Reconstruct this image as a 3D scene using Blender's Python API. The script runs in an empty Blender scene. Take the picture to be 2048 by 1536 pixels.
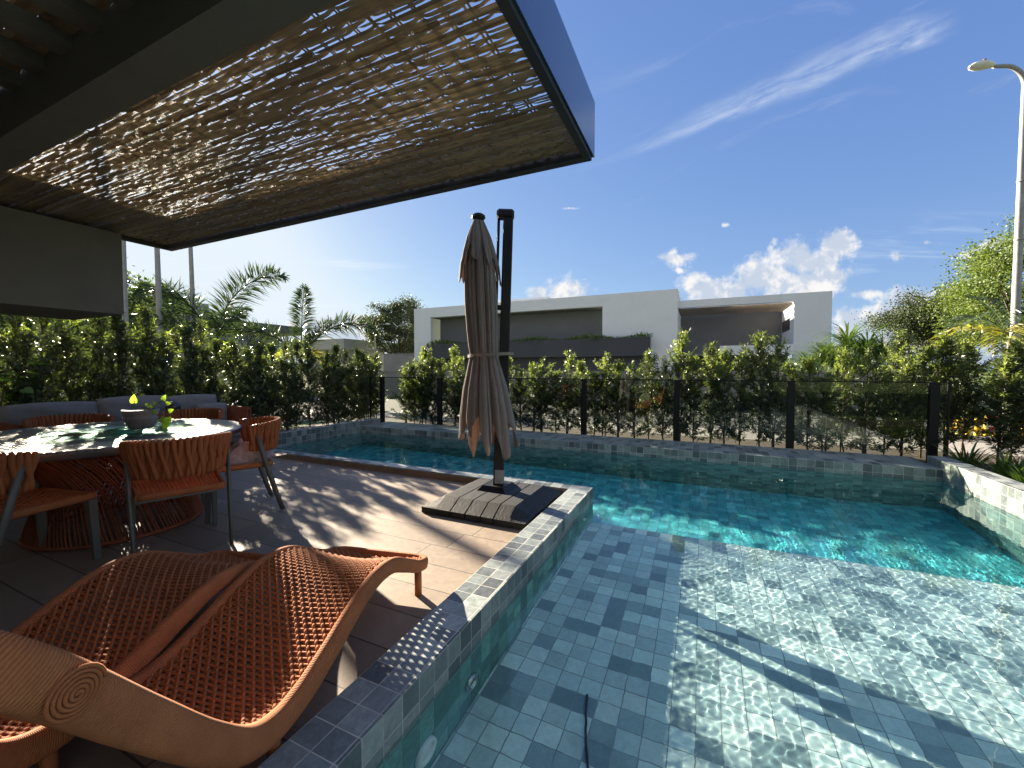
import bpy, math, random
import numpy as np
from mathutils import Vector, Matrix

S = bpy.context.scene
C = S.collection
R = math.radians
PI = math.pi

# ---------------------------------------------------------------- camera
cd = bpy.data.cameras.new('camera')
cam = bpy.data.objects.new('camera', cd)
C.objects.link(cam)
S.camera = cam
cam.location = (0, 0, 1.28)
cam.rotation_euler = (R(90 - 1.955), 0, R(24.75))
cd.sensor_width = 36
cd.lens = 36 * 820 / 2048
cd.clip_start = 0.02
cd.clip_end = 3000

# ---------------------------------------------------------------- exposure and render settings
S.view_settings.view_transform = 'Standard'
S.view_settings.look = 'None'
S.view_settings.gamma = 1
S.view_settings.exposure = 2.62
S.cycles.use_denoising = True
S.cycles.use_adaptive_sampling = True
S.cycles.adaptive_threshold = 0.015
S.cycles.max_bounces = 9
S.cycles.diffuse_bounces = 4
S.cycles.glossy_bounces = 4
S.cycles.transmission_bounces = 6
S.cycles.transparent_max_bounces = 12
S.cycles.sample_clamp_indirect = 6
S.cycles.blur_glossy = 0.5

# ---------------------------------------------------------------- sun and sky
SUN_EL, SUN_AZ = 17.3, 67.2            # azimuth measured from +Y towards -X
sl = bpy.data.lights.new('sun', 'SUN')
sl.energy = 5.0
sl.angle = R(0.5)
sl.color = (1.0, 0.86, 0.66)
sl.cycles.is_caustics_light = True
sun = bpy.data.objects.new('sun', sl)
C.objects.link(sun)
sd = Vector((-math.sin(R(SUN_AZ)) * math.cos(R(SUN_EL)), math.cos(R(SUN_AZ)) * math.cos(R(SUN_EL)), math.sin(R(SUN_EL))))
sun.rotation_euler = sd.to_track_quat('Z', 'Y').to_euler()
sun.location = sd * 60


class NT:
    """small helper to write node trees as expressions"""
    def __init__(self, nt):
        self.nt = nt

    def n(self, t, **kw):
        x = self.nt.nodes.new(t)
        for k, v in kw.items():
            setattr(x, k, v)
        return x

    def put(self, sock, v):
        if isinstance(v, bpy.types.NodeSocket):
            self.nt.links.new(v, sock)
        elif v is not None:
            sock.default_value = v

    def m(self, op, a, b=None, c=None, clamp=False):
        x = self.n('ShaderNodeMath', operation=op, use_clamp=clamp)
        self.put(x.inputs[0], a)
        self.put(x.inputs[1], b)
        if c is not None:
            self.put(x.inputs[2], c)
        return x.outputs[0]

    def vm(self, op, a, b=None, s=None):
        x = self.n('ShaderNodeVectorMath', operation=op)
        self.put(x.inputs[0], a)
        if b is not None:
            self.put(x.inputs[1], b)
        if s is not None:
            self.put(x.inputs['Scale'], s)
        return x.outputs[1] if op in ('DOT_PRODUCT', 'LENGTH') else x.outputs[0]

    def sep(self, v):
        x = self.n('ShaderNodeSeparateXYZ')
        self.put(x.inputs[0], v)
        return x.outputs

    def comb(self, x, y, z=0.0):
        k = self.n('ShaderNodeCombineXYZ')
        for i, q in enumerate((x, y, z)):
            self.put(k.inputs[i], q)
        return k.outputs[0]

    def noise(self, v, scale=5, detail=4, rough=.5, dist=0.0, lac=2.0):
        x = self.n('ShaderNodeTexNoise')
        self.put(x.inputs['Vector'], v)
        x.inputs['Scale'].default_value = scale
        x.inputs['Detail'].default_value = detail
        x.inputs['Roughness'].default_value = rough
        x.inputs['Lacunarity'].default_value = lac
        x.inputs['Distortion'].default_value = dist
        return x.outputs[0]

    def smooth(self, v, a, b, lo=0.0, hi=1.0):
        x = self.n('ShaderNodeMapRange', interpolation_type='SMOOTHSTEP')
        self.put(x.inputs[0], v)
        for i, q in zip((1, 2, 3, 4), (a, b, lo, hi)):
            self.put(x.inputs[i], q)
        return x.outputs[0]

    def lin(self, v, a, b, lo=0.0, hi=1.0):
        x = self.n('ShaderNodeMapRange')
        self.put(x.inputs[0], v)
        for i, q in zip((1, 2, 3, 4), (a, b, lo, hi)):
            self.put(x.inputs[i], q)
        return x.outputs[0]

    def mix(self, f, a, b, mode='MIX'):
        x = self.n('ShaderNodeMix', data_type='RGBA', blend_type=mode)
        self.put(x.inputs[0], f)
        for sck, q in ((x.inputs[6], a), (x.inputs[7], b)):
            if not isinstance(q, bpy.types.NodeSocket):
                q = tuple(q) + (1,) if len(q) == 3 else q
            self.put(sck, q)
        return x.outputs[2]

    def ramp(self, v, stops, interp='LINEAR'):
        x = self.n('ShaderNodeValToRGB')
        x.color_ramp.interpolation = interp
        e = x.color_ramp.elements
        while len(e) < len(stops):
            e.new(0.5)
        for k, (p, c) in enumerate(stops):
            e[k].position = p
            e[k].color = tuple(c) + (1,) if len(c) == 3 else c
        self.put(x.inputs[0], v)
        return x.outputs[0]

    def bump(self, h, strength=.3, dist=.01, normal=None):
        x = self.n('ShaderNodeBump')
        x.inputs['Strength'].default_value = strength
        x.inputs['Distance'].default_value = dist
        self.put(x.inputs['Height'], h)
        if normal is not None:
            self.put(x.inputs['Normal'], normal)
        return x.outputs[0]


w = bpy.data.worlds.new('World')
S.world = w
w.use_nodes = True
t = NT(w.node_tree)
w.node_tree.nodes.clear()
sky = t.n('ShaderNodeTexSky', sky_type='NISHITA', sun_disc=False)
sky.sun_elevation = R(SUN_EL)
sky.sun_rotation = R(-SUN_AZ)
sky.altitude = 800
sky.air_density = 1.0
sky.dust_density = 1.0
sky.ozone_density = 2.0
SKY_STRENGTH = 0.05
d = t.n('ShaderNodeTexCoord').outputs['Generated']
# heading 24.75 degrees west of +Y is the middle of the cloud map (gnomonic map of the sky)
th = R(24.75)
px_ = t.vm('DOT_PRODUCT', d, (math.cos(th), math.sin(th), 0))
py_ = t.vm('DOT_PRODUCT', d, (-math.sin(th), math.cos(th), 0))
pz_ = t.sep(d)[2]
den = t.m('MAXIMUM', py_, 0.05)
ax = t.m('DIVIDE', px_, den)
ay = t.m('DIVIDE', pz_, den)
front = t.smooth(py_, 0.05, 0.25)
# cirrus streak: long axis from (0.19,.49) to (1.07,.83)
ca, sa = math.cos(R(21.2)), math.sin(R(21.2))
u_ = t.m('ADD', t.m('MULTIPLY', t.m('SUBTRACT', ax, .62), ca), t.m('MULTIPLY', t.m('SUBTRACT', ay, .655), sa))
v_ = t.m('SUBTRACT', t.m('MULTIPLY', t.m('SUBTRACT', ay, .655), ca), t.m('MULTIPLY', t.m('SUBTRACT', ax, .62), sa))
wob = t.m('MULTIPLY', t.m('SUBTRACT', t.noise(t.comb(t.m('MULTIPLY', u_, 3.0), t.m('MULTIPLY', v_, 6.0), 3.3), 1.0, 3), .5), .09)
v2 = t.m('ADD', v_, wob)
wid = t.smooth(u_, -.56, .18, .012, .062)
low = t.smooth(v2, t.m('MULTIPLY', wid, -.55), t.m('MULTIPLY', wid, .05))
hig = t.smooth(v2, t.m('MULTIPLY', wid, -.1), t.m('MULTIPLY', wid, 1.25), 1.0, 0.0)
along = t.m('MULTIPLY', t.smooth(u_, -.56, .02), t.smooth(u_, .34, .50, 1.0, 0.0))
fib = t.noise(t.comb(t.m('MULTIPLY', u_, 5.0), t.m('MULTIPLY', t.m('ADD', v_, t.m('MULTIPLY', u_, -.04)), 34.0), 1.7), 1.0, 6, .6, .8)
fil = t.noise(t.comb(t.m('MULTIPLY', u_, 9.0), t.m('MULTIPLY', v_, 14.0), 8.1), 1.0, 6, .62, 1.2)
cir = t.m('MULTIPLY', t.m('MULTIPLY', low, hig), along)
cir = t.m('MULTIPLY', cir, t.smooth(t.m('ADD', t.m('MULTIPLY', fib, .7), t.m('MULTIPLY', fil, .3)), .28, .74))
cir = t.m('MULTIPLY', cir, .62)
# faint tail and high veil
veil = t.smooth(t.noise(t.comb(t.m('MULTIPLY', u_, 2.2), t.m('MULTIPLY', v_, 9.0), 5.0), 1.0, 6, .6, .6), .57, .78)
veil = t.m('MULTIPLY', veil, t.m('MULTIPLY', t.smooth(ax, .05, .55), .16))


def blob(cx, cy, rx, ry, wgt=1.0):
    q = t.m('ADD', t.m('POWER', t.m('DIVIDE', t.m('SUBTRACT', ax, cx), rx), 2.0), t.m('POWER', t.m('DIVIDE', t.m('SUBTRACT', ay, cy), ry), 2.0))
    return t.m('MULTIPLY', t.m('SUBTRACT', 1.0, t.m('SQRT', q)), wgt) if wgt == 1.0 else t.m('SUBTRACT', wgt, t.m('MULTIPLY', t.m('SQRT', q), .8))


def pxy(u, v, a, b):
    return ((u - 1024) / 820, (740 - v) / 820, a / 820, b / 820)


env = None
for q in ((1440, 585, 110, 42), (1530, 555, 90, 50), (1600, 520, 80, 50), (1672, 492, 62, 42), (1650, 560, 70, 40), (1590, 570, 120, 40),
          (1130, 585, 62, 40), (1075, 588, 36, 20), (1345, 520, 56, 26, .7), (1355, 543, 24, 10, .6), (1446, 454, 20, 11, .5), (1140, 421, 40, 7, .5),
          (1700, 640, 60, 38), (1790, 625, 70, 36), (1830, 600, 90, 30), (1760, 660, 60, 40), (1950, 515, 80, 20, .55), (1790, 515, 60, 26, .35), (1850, 488, 70, 18, .3),
          (1990, 500, 60, 24), (700, 640, 90, 14), (650, 650, 110, 16), (690, 672, 120, 16), (560, 690, 200, 30), (1800, 665, 150, 60), (1720, 590, 90, 20, .5), (330, 575, 90, 8), (1740, 700, 120, 40), (1570, 122, 70, 26, .3),
          (2300, 560, 160, 60), (-300, 600, 260, 50)):
    b_ = blob(*pxy(*q[:4]), *q[4:])
    env = b_ if env is None else t.m('MAXIMUM', env, b_)
cv = t.comb(ax, ay, .37)
puff = t.noise(cv, 17.0, 8, .6, .25)
puff2 = t.noise(cv, 52.0, 5, .62)
shape = t.m('ADD', t.m('MULTIPLY', env, 1.25), t.m('ADD', t.m('MULTIPLY', t.m('SUBTRACT', puff, .5), 2.1), t.m('MULTIPLY', t.m('SUBTRACT', puff2, .5), .8)))
cum = t.smooth(shape, .10, .78)
thick = t.smooth(shape, .2, 1.1)
# streaky low bands towards the right horizon
band = t.smooth(t.noise(t.comb(t.m('MULTIPLY', ax, 2.4), t.m('MULTIPLY', ay, 22.0), 2.0), 1.0, 6, .55, .5), .5, .72)
band = t.m('MULTIPLY', band, t.m('MULTIPLY', t.smooth(ay, .04, .12), t.smooth(ay, .26, .40, 1.0, 0.0)))
band = t.m('MULTIPLY', band, t.m('ADD', t.smooth(ax, .75, 1.0), t.smooth(ax, -.2, -.45)))
band = t.m('MULTIPLY', band, .75)
soft = t.m('MAXIMUM', t.m('MAXIMUM', cir, veil), band)
so_ = t.n('ShaderNodeSeparateColor')
t.put(so_.inputs[0], sky.outputs[0])
co_ = t.n('ShaderNodeCombineColor')
for i_, (g_, e_, mx_) in enumerate(((.60, .68, 2.65), (.79, .60, 2.95), (1.56, .35, 3.25))):
    v_s = t.m('MULTIPLY', t.m('POWER', t.m('MAXIMUM', so_.outputs[i_], .01), e_), g_)
    v_s = t.m('SMOOTH_MIN', v_s, mx_, .6)
    t.put(co_.inputs[i_], v_s)
sk = co_.outputs[0]
# unseen broken bright cloud, added behind the terrace to lift the fill light
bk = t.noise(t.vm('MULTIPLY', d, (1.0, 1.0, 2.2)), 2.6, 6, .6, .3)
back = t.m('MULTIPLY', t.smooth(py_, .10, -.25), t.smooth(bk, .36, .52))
cshade = t.noise(t.vm('ADD', cv, (.018, .022, 0)), 15.0, 7, .6, .2)
lit = t.smooth(t.m('ADD', t.m('SUBTRACT', puff, cshade), t.m('MULTIPLY', thick, -.10)), -.14, .08)
ccol = t.mix(lit, (1.95, 2.2, 2.6), (3.3, 3.2, 3.1))
colr = t.mix(t.m('MULTIPLY', soft, front), sk, (2.8, 3.05, 3.35))
colr = t.mix(t.m('MULTIPLY', t.m('MULTIPLY', cum, .95), front), colr, ccol)
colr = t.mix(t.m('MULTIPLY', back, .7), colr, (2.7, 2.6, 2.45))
bg = t.n('ShaderNodeBackground')
bg.inputs[1].default_value = SKY_STRENGTH
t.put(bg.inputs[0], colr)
t.put(t.n('ShaderNodeOutputWorld').inputs[0], bg.outputs[0])

# ================================================================ helpers
rng = np.random.default_rng(7)
rnd = random.Random(11)


class MB:
    def __init__(self):
        self.v, self.f, self.mi, self.sm = [], [], [], []
        self.n = 0

    def add(self, vs, fs, mi=0, smooth=False):
        vs = np.asarray(vs, float).reshape(-1, 3)
        self.v.append(vs)
        n = self.n
        if isinstance(fs, np.ndarray):
            ff = (fs + n).tolist()
        else:
            ff = [[i + n for i in f] for f in fs]
        self.f += ff
        self.mi += [mi] * len(ff) if isinstance(mi, int) else list(mi)
        self.sm += [smooth] * len(ff)
        self.n += len(vs)
        return self

    def box(self, x0, x1, y0, y1, z0, z1, mi=0, M=None):
        """mi may be (x faces, y faces, z faces)"""
        v = np.array([(x, y, z) for x in (x0, x1) for y in (y0, y1) for z in (z0, z1)], float)
        if M is not None:
            v = np.array([M @ Vector(p) for p in v])
        if isinstance(mi, int):
            mi = (mi, mi, mi)
        fs = [(0, 1, 3, 2), (4, 6, 7, 5), (0, 4, 5, 1), (2, 3, 7, 6), (0, 2, 6, 4), (1, 5, 7, 3)]
        return self.add(v, fs, [mi[0], mi[0], mi[1], mi[1], mi[2], mi[2]])

    def bbox(self, x0, x1, y0, y1, z0, z1, b=.01, mi=0, M=None):
        """box with chamfered edges"""
        import itertools
        vs, idx = [], {}
        for sx, sy, sz in itertools.product((0, 1), repeat=3):
            for a in range(3):
                p = [(x0, x1)[sx], (y0, y1)[sy], (z0, z1)[sz]]
                for k in range(3):
                    if k != a:
                        p[k] += b if (sx, sy, sz)[k] == 0 else -b
                idx[(sx, sy, sz, a)] = len(vs)
                vs.append(p)
        fs = []
        for a in range(3):
            o = [k for k in range(3) if k != a]
            for s in (0, 1):
                ring = []
                for (i, j) in ((0, 0), (1, 0), (1, 1), (0, 1)):
                    c = [0, 0, 0]
                    c[a], c[o[0]], c[o[1]] = s, i, j
                    ring.append(idx[(*c, a)])
                fs.append(ring)
        for a in range(3):
            o = [k for k in range(3) if k != a]
            for i in (0, 1):
                for j in (0, 1):
                    q = []
                    for s, k in ((0, o[0]), (1, o[0]), (1, o[1]), (0, o[1])):
                        c = [0, 0, 0]
                        c[a], c[o[0]], c[o[1]] = s, i, j
                        q.append(idx[(*c, k)])
                    fs.append(q)
        for c in itertools.product((0, 1), repeat=3):
            fs.append([idx[(*c, a)] for a in range(3)])
        if M is not None:
            vs = [M @ Vector(p) for p in vs]
        return self.add(vs, fs, mi)

    def tube(self, pts, r, n=8, mi=0, smooth=True, cap=True, flat=None, upv=None):
        """flat=(a,b): section half sizes along (side, up) multiplied by r"""
        pts = np.asarray(pts, float)
        k = len(pts)
        r = np.full(k, r, float) if np.isscalar(r) else np.asarray(r, float)
        tg = np.gradient(pts, axis=0)
        tg /= np.linalg.norm(tg, axis=1)[:, None] + 1e-12
        ref = np.array(upv if upv is not None else (0, 0, 1), float)
        if upv is None and abs(tg[:, 2]).mean() > .8:
            ref = np.array((0, 1, 0), float)
        s = np.cross(tg, ref)
        s /= np.linalg.norm(s, axis=1)[:, None] + 1e-12
        u = np.cross(s, tg)
        a = np.arange(n) * 2 * PI / n + (PI / 4 if n == 4 else 0)
        fa, fb = flat if flat else (1, 1)
        ring = pts[:, None, :] + r[:, None, None] * (np.cos(a)[None, :, None] * fa * s[:, None, :] + np.sin(a)[None, :, None] * fb * u[:, None, :])
        i = np.arange(k * n).reshape(k, n)
        j = np.roll(i, -1, axis=1)
        f = np.stack([i[:-1], j[:-1], j[1:], i[1:]], -1).reshape(-1, 4)
        base = self.n
        self.add(ring, f, mi, smooth)
        if cap and n > 2:
            self.f += [[base + q for q in i[0][::-1].tolist()], [base + q for q in i[-1].tolist()]]
            self.mi += [mi, mi]
            self.sm += [False, False]
        return self

    def lathe(self, prof, n=32, c=(0, 0, 0), mi=0, smooth=True):
        prof = np.asarray(prof, float)
        a = np.arange(n) * 2 * PI / n
        v = np.stack([prof[:, None, 0] * np.cos(a) + c[0], prof[:, None, 0] * np.sin(a) + c[1], np.repeat(prof[:, None, 1] + c[2], n, 1)], -1)
        i = np.arange(len(prof) * n).reshape(len(prof), n)
        j = np.roll(i, -1, axis=1)
        f = np.stack([i[:-1], j[:-1], j[1:], i[1:]], -1).reshape(-1, 4)
        return self.add(v, f, mi, smooth)

    def grid(self, V, mi=0, smooth=True, wrap=False):
        h, w_ = V.shape[:2]
        i = np.arange(h * w_).reshape(h, w_)
        if wrap:
            j = np.roll(i, -1, axis=1)
            f = np.stack([i[:-1], j[:-1], j[1:], i[1:]], -1).reshape(-1, 4)
        else:
            f = np.stack([i[:-1, :-1], i[:-1, 1:], i[1:, 1:], i[1:, :-1]], -1).reshape(-1, 4)
        return self.add(V, f, mi, smooth)

    def leaves(self, P, D, L, Wd, mi=0, side=None, bend=None):
        """rhombic leaves: P base points, D unit directions"""
        P = np.asarray(P, float)
        D = np.asarray(D, float)
        k = len(P)
        D = D / (np.linalg.norm(D, axis=1)[:, None] + 1e-9)
        if side is None:
            q = rng.normal(size=(k, 3))
            side = np.cross(D, q)
        side = side / (np.linalg.norm(side, axis=1)[:, None] + 1e-9)
        L = np.broadcast_to(np.asarray(L, float), (k,))[:, None]
        Wd = np.broadcast_to(np.asarray(Wd, float), (k,))[:, None]
        mid = P + D * L * .5
        tip = P + D * L
        if bend is not None:
            tip = tip + np.array((0, 0, -1.0)) * L * bend
        v = np.stack([P, mid + side * Wd / 2, tip, mid - side * Wd / 2], 1)
        f = np.arange(k * 4).reshape(k, 4)
        return self.add(v, f, mi)

    def build(self, name, mats, parent=None, local=False):
        v = np.concatenate(self.v) if self.v else np.zeros((0, 3))
        if parent is not None and not local:
            v = v - np.array(world_org(parent))
        me = bpy.data.meshes.new(name)
        me.from_pydata(v.tolist(), [], self.f)
        for m_ in (mats if isinstance(mats, (list, tuple)) else [mats]):
            me.materials.append(m_)
        me.polygons.foreach_set('material_index', self.mi)
        me.polygons.foreach_set('use_smooth', self.sm)
        me.update()
        o = bpy.data.objects.new(name, me)
        C.objects.link(o)
        if parent is not None:
            o.parent = parent
        return o


def world_org(o):
    p = Vector((0, 0, 0))
    while o is not None:
        p += o.location
        o = o.parent
    return p


def tag(o, label, cat, group=None):
    o['label'] = label
    o['category'] = cat
    if group:
        o['group'] = group
    return o


def thing(name, label, cat, loc=(0, 0, 0), rz=0.0, group=None):
    o = bpy.data.objects.new(name, None)
    o.empty_display_size = .1
    C.objects.link(o)
    o.location = loc
    o.rotation_euler = (0, 0, rz)
    return tag(o, label, cat, group)


def copy_tree(o, parent=None):
    c = o.copy()
    C.objects.link(c)
    if parent is not None:
        c.parent = parent
    for ch in list(o.children):
        copy_tree(ch, c)
    return c


def structure(o):
    o['kind'] = 'structure'
    return o


# ================================================================ materials
def mat(name):
    m_ = bpy.data.materials.new(name)
    m_.use_nodes = True
    nt = m_.node_tree
    b = nt.nodes['Principled BSDF']
    return m_, NT(nt), b


def simple(name, col, rough=.6, var=.12, scale=8, metal=0, bump=0, bscale=60, spec=.5, coat=0):
    m_, t, b = mat(name)
    pos = t.n('ShaderNodeNewGeometry').outputs['Position']
    n1 = t.noise(pos, scale, 5, .6)
    f = t.lin(n1, .25, .75, 1 - var, 1 + var)
    c = t.vm('SCALE', tuple(col), None, f)
    t.put(b.inputs['Base Color'], c)
    b.inputs['Roughness'].default_value = rough
    b.inputs['Metallic'].default_value = metal
    b.inputs['Specular IOR Level'].default_value = spec
    if coat:
        b.inputs['Coat Weight'].default_value = coat
    if bump:
        t.put(b.inputs['Normal'], t.bump(t.noise(pos, bscale, 4, .6), bump, .01))
    return m_


def tile_mat(name, axes, size, tones, mortar, mw=.003, off=(0, 0), shift=0.0, rough=.35, wear=.38, seed=0.0, bump=.35, stain=None):
    m_, t, b = mat(name)
    pos = t.n('ShaderNodeNewGeometry').outputs['Position']
    s = t.sep(pos)
    a = t.m('DIVIDE', t.m('ADD', s['xyz'.index(axes[0])], off[0] + 100 * size[0]), size[0])
    c = t.m('DIVIDE', t.m('ADD', s['xyz'.index(axes[1])], off[1] + 100 * size[1]), size[1])
    row = t.m('FLOOR', c)
    if shift:
        wn = t.n('ShaderNodeTexWhiteNoise', noise_dimensions='1D')
        t.put(wn.inputs['W'], row)
        a = t.m('ADD', a, t.m('MULTIPLY', wn.outputs[0], shift))
    ia, ic = t.m('FLOOR', a), row
    fa, fc = t.m('FRACT', a), t.m('FRACT', c)
    wn = t.n('ShaderNodeTexWhiteNoise', noise_dimensions='3D')
    t.put(wn.inputs['Vector'], t.comb(ia, ic, seed))
    tone = t.ramp(wn.outputs[0], tones, 'CONSTANT' if len(tones) > 2 else 'LINEAR')
    wn2 = t.n('ShaderNodeTexWhiteNoise', noise_dimensions='3D')
    t.put(wn2.inputs['Vector'], t.comb(ic, ia, seed + 9.0))
    tone = t.vm('SCALE', tone, None, t.lin(wn2.outputs[0], 0, 1, .86, 1.14))
    cell = t.vm('ADD', pos, t.vm('SCALE', t.comb(wn.outputs[0], wn2.outputs[0], wn.outputs[0]), None, 7.0))
    n1 = t.noise(cell, 26, 7, .68, .4)
    n2 = t.noise(cell, 110, 4, .6)
    k = t.m('MULTIPLY', t.lin(n1, .25, .75, 1 - wear, 1 + wear), t.lin(n2, .2, .8, .9, 1.1))
    col = t.vm('SCALE', tone, None, k)
    ea = t.m('MULTIPLY', t.m('MINIMUM', fa, t.m('SUBTRACT', 1.0, fa)), size[0])
    ec = t.m('MULTIPLY', t.m('MINIMUM', fc, t.m('SUBTRACT', 1.0, fc)), size[1])
    e = t.m('ADD', t.m('MINIMUM', ea, ec), t.m('MULTIPLY', t.m('SUBTRACT', n2, .5), .0016))
    g = t.smooth(e, mw * .5, mw * .5 + .0012)
    grout = t.vm('SCALE', tuple(mortar), None, t.lin(t.noise(pos, 9, 4), .3, .7, .6, 1.15))
    col = t.mix(g, grout, col)
    if stain:
        st = t.smooth(t.noise(pos, stain[1], 6, .62), .5, .72, 1.0, stain[0])
        col = t.vm('SCALE', col, None, st)
    t.put(b.inputs['Base Color'], col)
    t.put(b.inputs['Roughness'], t.lin(n1, .3, .7, rough, rough + .2))
    h = t.m('ADD', t.m('MULTIPLY', g, .5), t.m('MULTIPLY', n1, .25))
    t.put(b.inputs['Normal'], t.bump(h, bump, .004))
    return m_


HIJ = [(0.0, (.08, .095, .11)), (.2, (.115, .137, .148)), (.36, (.165, .195, .20)), (.52, (.215, .247, .247)), (.75, (.26, .295, .29))]
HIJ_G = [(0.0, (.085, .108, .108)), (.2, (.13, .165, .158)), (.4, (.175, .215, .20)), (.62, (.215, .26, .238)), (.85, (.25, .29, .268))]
SHELF = [(0.0, (.19, .27, .29)), (.15, (.29, .385, .40)), (.30, (.47, .59, .59)), (.55, (.55, .675, .655)), (.8, (.62, .73, .70))]
DEEP_TINT = [(0.0, (.05, .36, .43)), (.25, (.07, .46, .52)), (.5, (.09, .54, .60)), (.8, (.13, .60, .66))]  # teal from light absorbed in deep water, put into the tile colour
WALL_TINT = [(0.0, (.09, .21, .21)), (.25, (.13, .29, .28)), (.5, (.17, .36, .34)), (.8, (.20, .41, .38))]  # green stone, with the teal of the water in front mixed into its colour
GROUT = (.50, .50, .46)
M = {}
M['cop_xy'] = tile_mat('coping_tile_top', 'xy', (.1, .1), HIJ, GROUT, seed=1, off=(0.0, .03))
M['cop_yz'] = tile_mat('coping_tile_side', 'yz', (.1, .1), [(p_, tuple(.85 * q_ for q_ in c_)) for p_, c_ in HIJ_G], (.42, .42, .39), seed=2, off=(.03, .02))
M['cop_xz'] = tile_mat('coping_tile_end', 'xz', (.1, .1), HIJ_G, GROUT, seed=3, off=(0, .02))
M['ledge_xy'] = tile_mat('ledge_tile_top', 'xy', (.1, .2), HIJ_G, GROUT, seed=4, off=(0, .0), stain=(.7, 1.4))
M['shelf'] = tile_mat('shelf_tile', 'xy', (.108, .108), SHELF, (.28, .33, .33), mw=.004, seed=5, rough=.5, wear=.16, stain=(.82, 2.2))
M['deep'] = tile_mat('deep_tile', 'xy', (.108, .108), DEEP_TINT, (.05, .18, .18), seed=6, rough=.5, wear=.16)
M['deep_yz'] = tile_mat('deep_wall_tile_side', 'yz', (.1, .1), WALL_TINT, (.12, .2, .19), seed=7, rough=.5, off=(.03, .02))
M['deep_xz'] = tile_mat('deep_wall_tile_end', 'xz', (.1, .1), WALL_TINT, (.12, .2, .19), seed=8, rough=.5, off=(0, .02))
M['deck'] = tile_mat('deck_plank', 'xy', (1.2, .255), [(0.0, (.185, .140, .102)), (1.0, (.235, .182, .136))], (.06, .05, .042), mw=.007, shift=.5, off=(.35, .1), rough=.5, wear=.16, seed=9, bump=.15, stain=(.72, .9))
M['riser'] = simple('brown_riser', (.20, .13, .085), .6, .2, 6, bump=.1)

M['alu_black'] = simple('black_aluminium', (.006, .0065, .007), .5, .2, 10, spec=.25)
M['mast_black'] = simple('mast_black', (.009, .0095, .010), .42, .25, 8, spec=.3)
M['alu_grey'] = simple('chair_aluminium', (.085, .086, .072), .5, .1, 8)
M['fascia'] = simple('fascia_metal', (.16, .19, .25), .16, .05, 2, metal=.85)
M['frame_dark'] = simple('pergola_frame', (.02, .02, .022), .5, .15, 5)
M['render_grey'] = simple('grey_textured_render', (.16, .155, .135), .85, .12, 3, bump=.55, bscale=170)
M['beam'] = simple('beam_render', (.115, .118, .10), .85, .1, 4, bump=.4, bscale=200)
M['white_wall'] = simple('white_house_render', (.74, .76, .78), .85, .05, 1.0, bump=.2, bscale=20)
M['grey_wall'] = simple('grey_house_wall', (.165, .172, .182), .85, .07, .9, bump=.15, bscale=20)
M['planter'] = simple('dark_planter_wall', (.06, .062, .075), .8, .08, 1)
M['dark_glass'] = simple('dark_window', (.012, .014, .016), .08, .1, 1)
M['perim'] = simple('perimeter_wall_render', (.27, .265, .255), .9, .18, .7, bump=.2, bscale=30)
M['left_house'] = simple('left_house_render', (.33, .33, .32), .85, .08, .6)
M['left_house_dark'] = simple('left_house_fascia', (.10, .10, .105), .7, .08, .6)
M['wood_slat'] = simple('wood_slat', (.16, .13, .10), .6, .2, 3)
M['galv'] = simple('galvanised_steel', (.26, .27, .27), .55, .25, 9, metal=.3, bump=.1, bscale=40)
M['lamp_head'] = simple('lamp_head_paint', (.66, .67, .64), .4, .06, 6)
M['white_plastic'] = simple('white_plastic', (.70, .74, .72), .35, .06, 20)
M['chrome'] = simple('steel_ring', (.45, .47, .48), .25, .1, 20, metal=.9)
M['lens'] = simple('pool_lens', (.12, .15, .15), .12, .1, 20)
M['yellow'] = simple('yellow_plastic', (.75, .52, .03), .4, .1, 10)
M['red'] = simple('red_plastic', (.60, .07, .04), .4, .1, 10)
M['pale'] = simple('pale_plate', (.75, .73, .70), .45, .1, 10)
M['base_hdpe'] = None
M['soil'] = simple('potting_soil', (.20, .14, .09), .95, .4, 60, bump=.8, bscale=120)
M['pot'] = simple('grey_ceramic', (.15, .155, .16), .55, .15, 30, bump=.1)
M['bark'] = simple('bark', (.085, .065, .045), .9, .3, 20, bump=.5, bscale=60)
M['bark_pale'] = simple('pale_palm_trunk', (.32, .31, .28), .85, .2, 6, bump=.3, bscale=25)
M['twig'] = simple('hedge_twig', (.075, .05, .032), .9, .3, 30)
M['asphalt'] = simple('asphalt', (.06, .06, .062), .9, .2, 3, bump=.3, bscale=90)
M['pavement'] = simple('pavement_concrete', (.24, .225, .21), .9, .14, 1.5, bump=.2, bscale=50)
M['bed'] = simple('planting_bed_soil', (.055, .042, .030), .95, .35, 8, bump=.7, bscale=40)
M['cushion'] = simple('grey_cushion_fabric', (.155, .15, .145), .9, .1, 8, bump=.25, bscale=400)
M['towel'] = simple('towel_fabric', (.33, .26, .25), .95, .45, 14, bump=.3, bscale=300)
M['towel_dark'] = simple('towel_trim', (.05, .045, .06), .95, .2, 9)
M['ball'] = simple('dark_ball', (.03, .03, .032), .15, .1, 9)
M['black_cable'] = simple('black_cable', (.01, .01, .01), .6, .2, 9)


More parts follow.
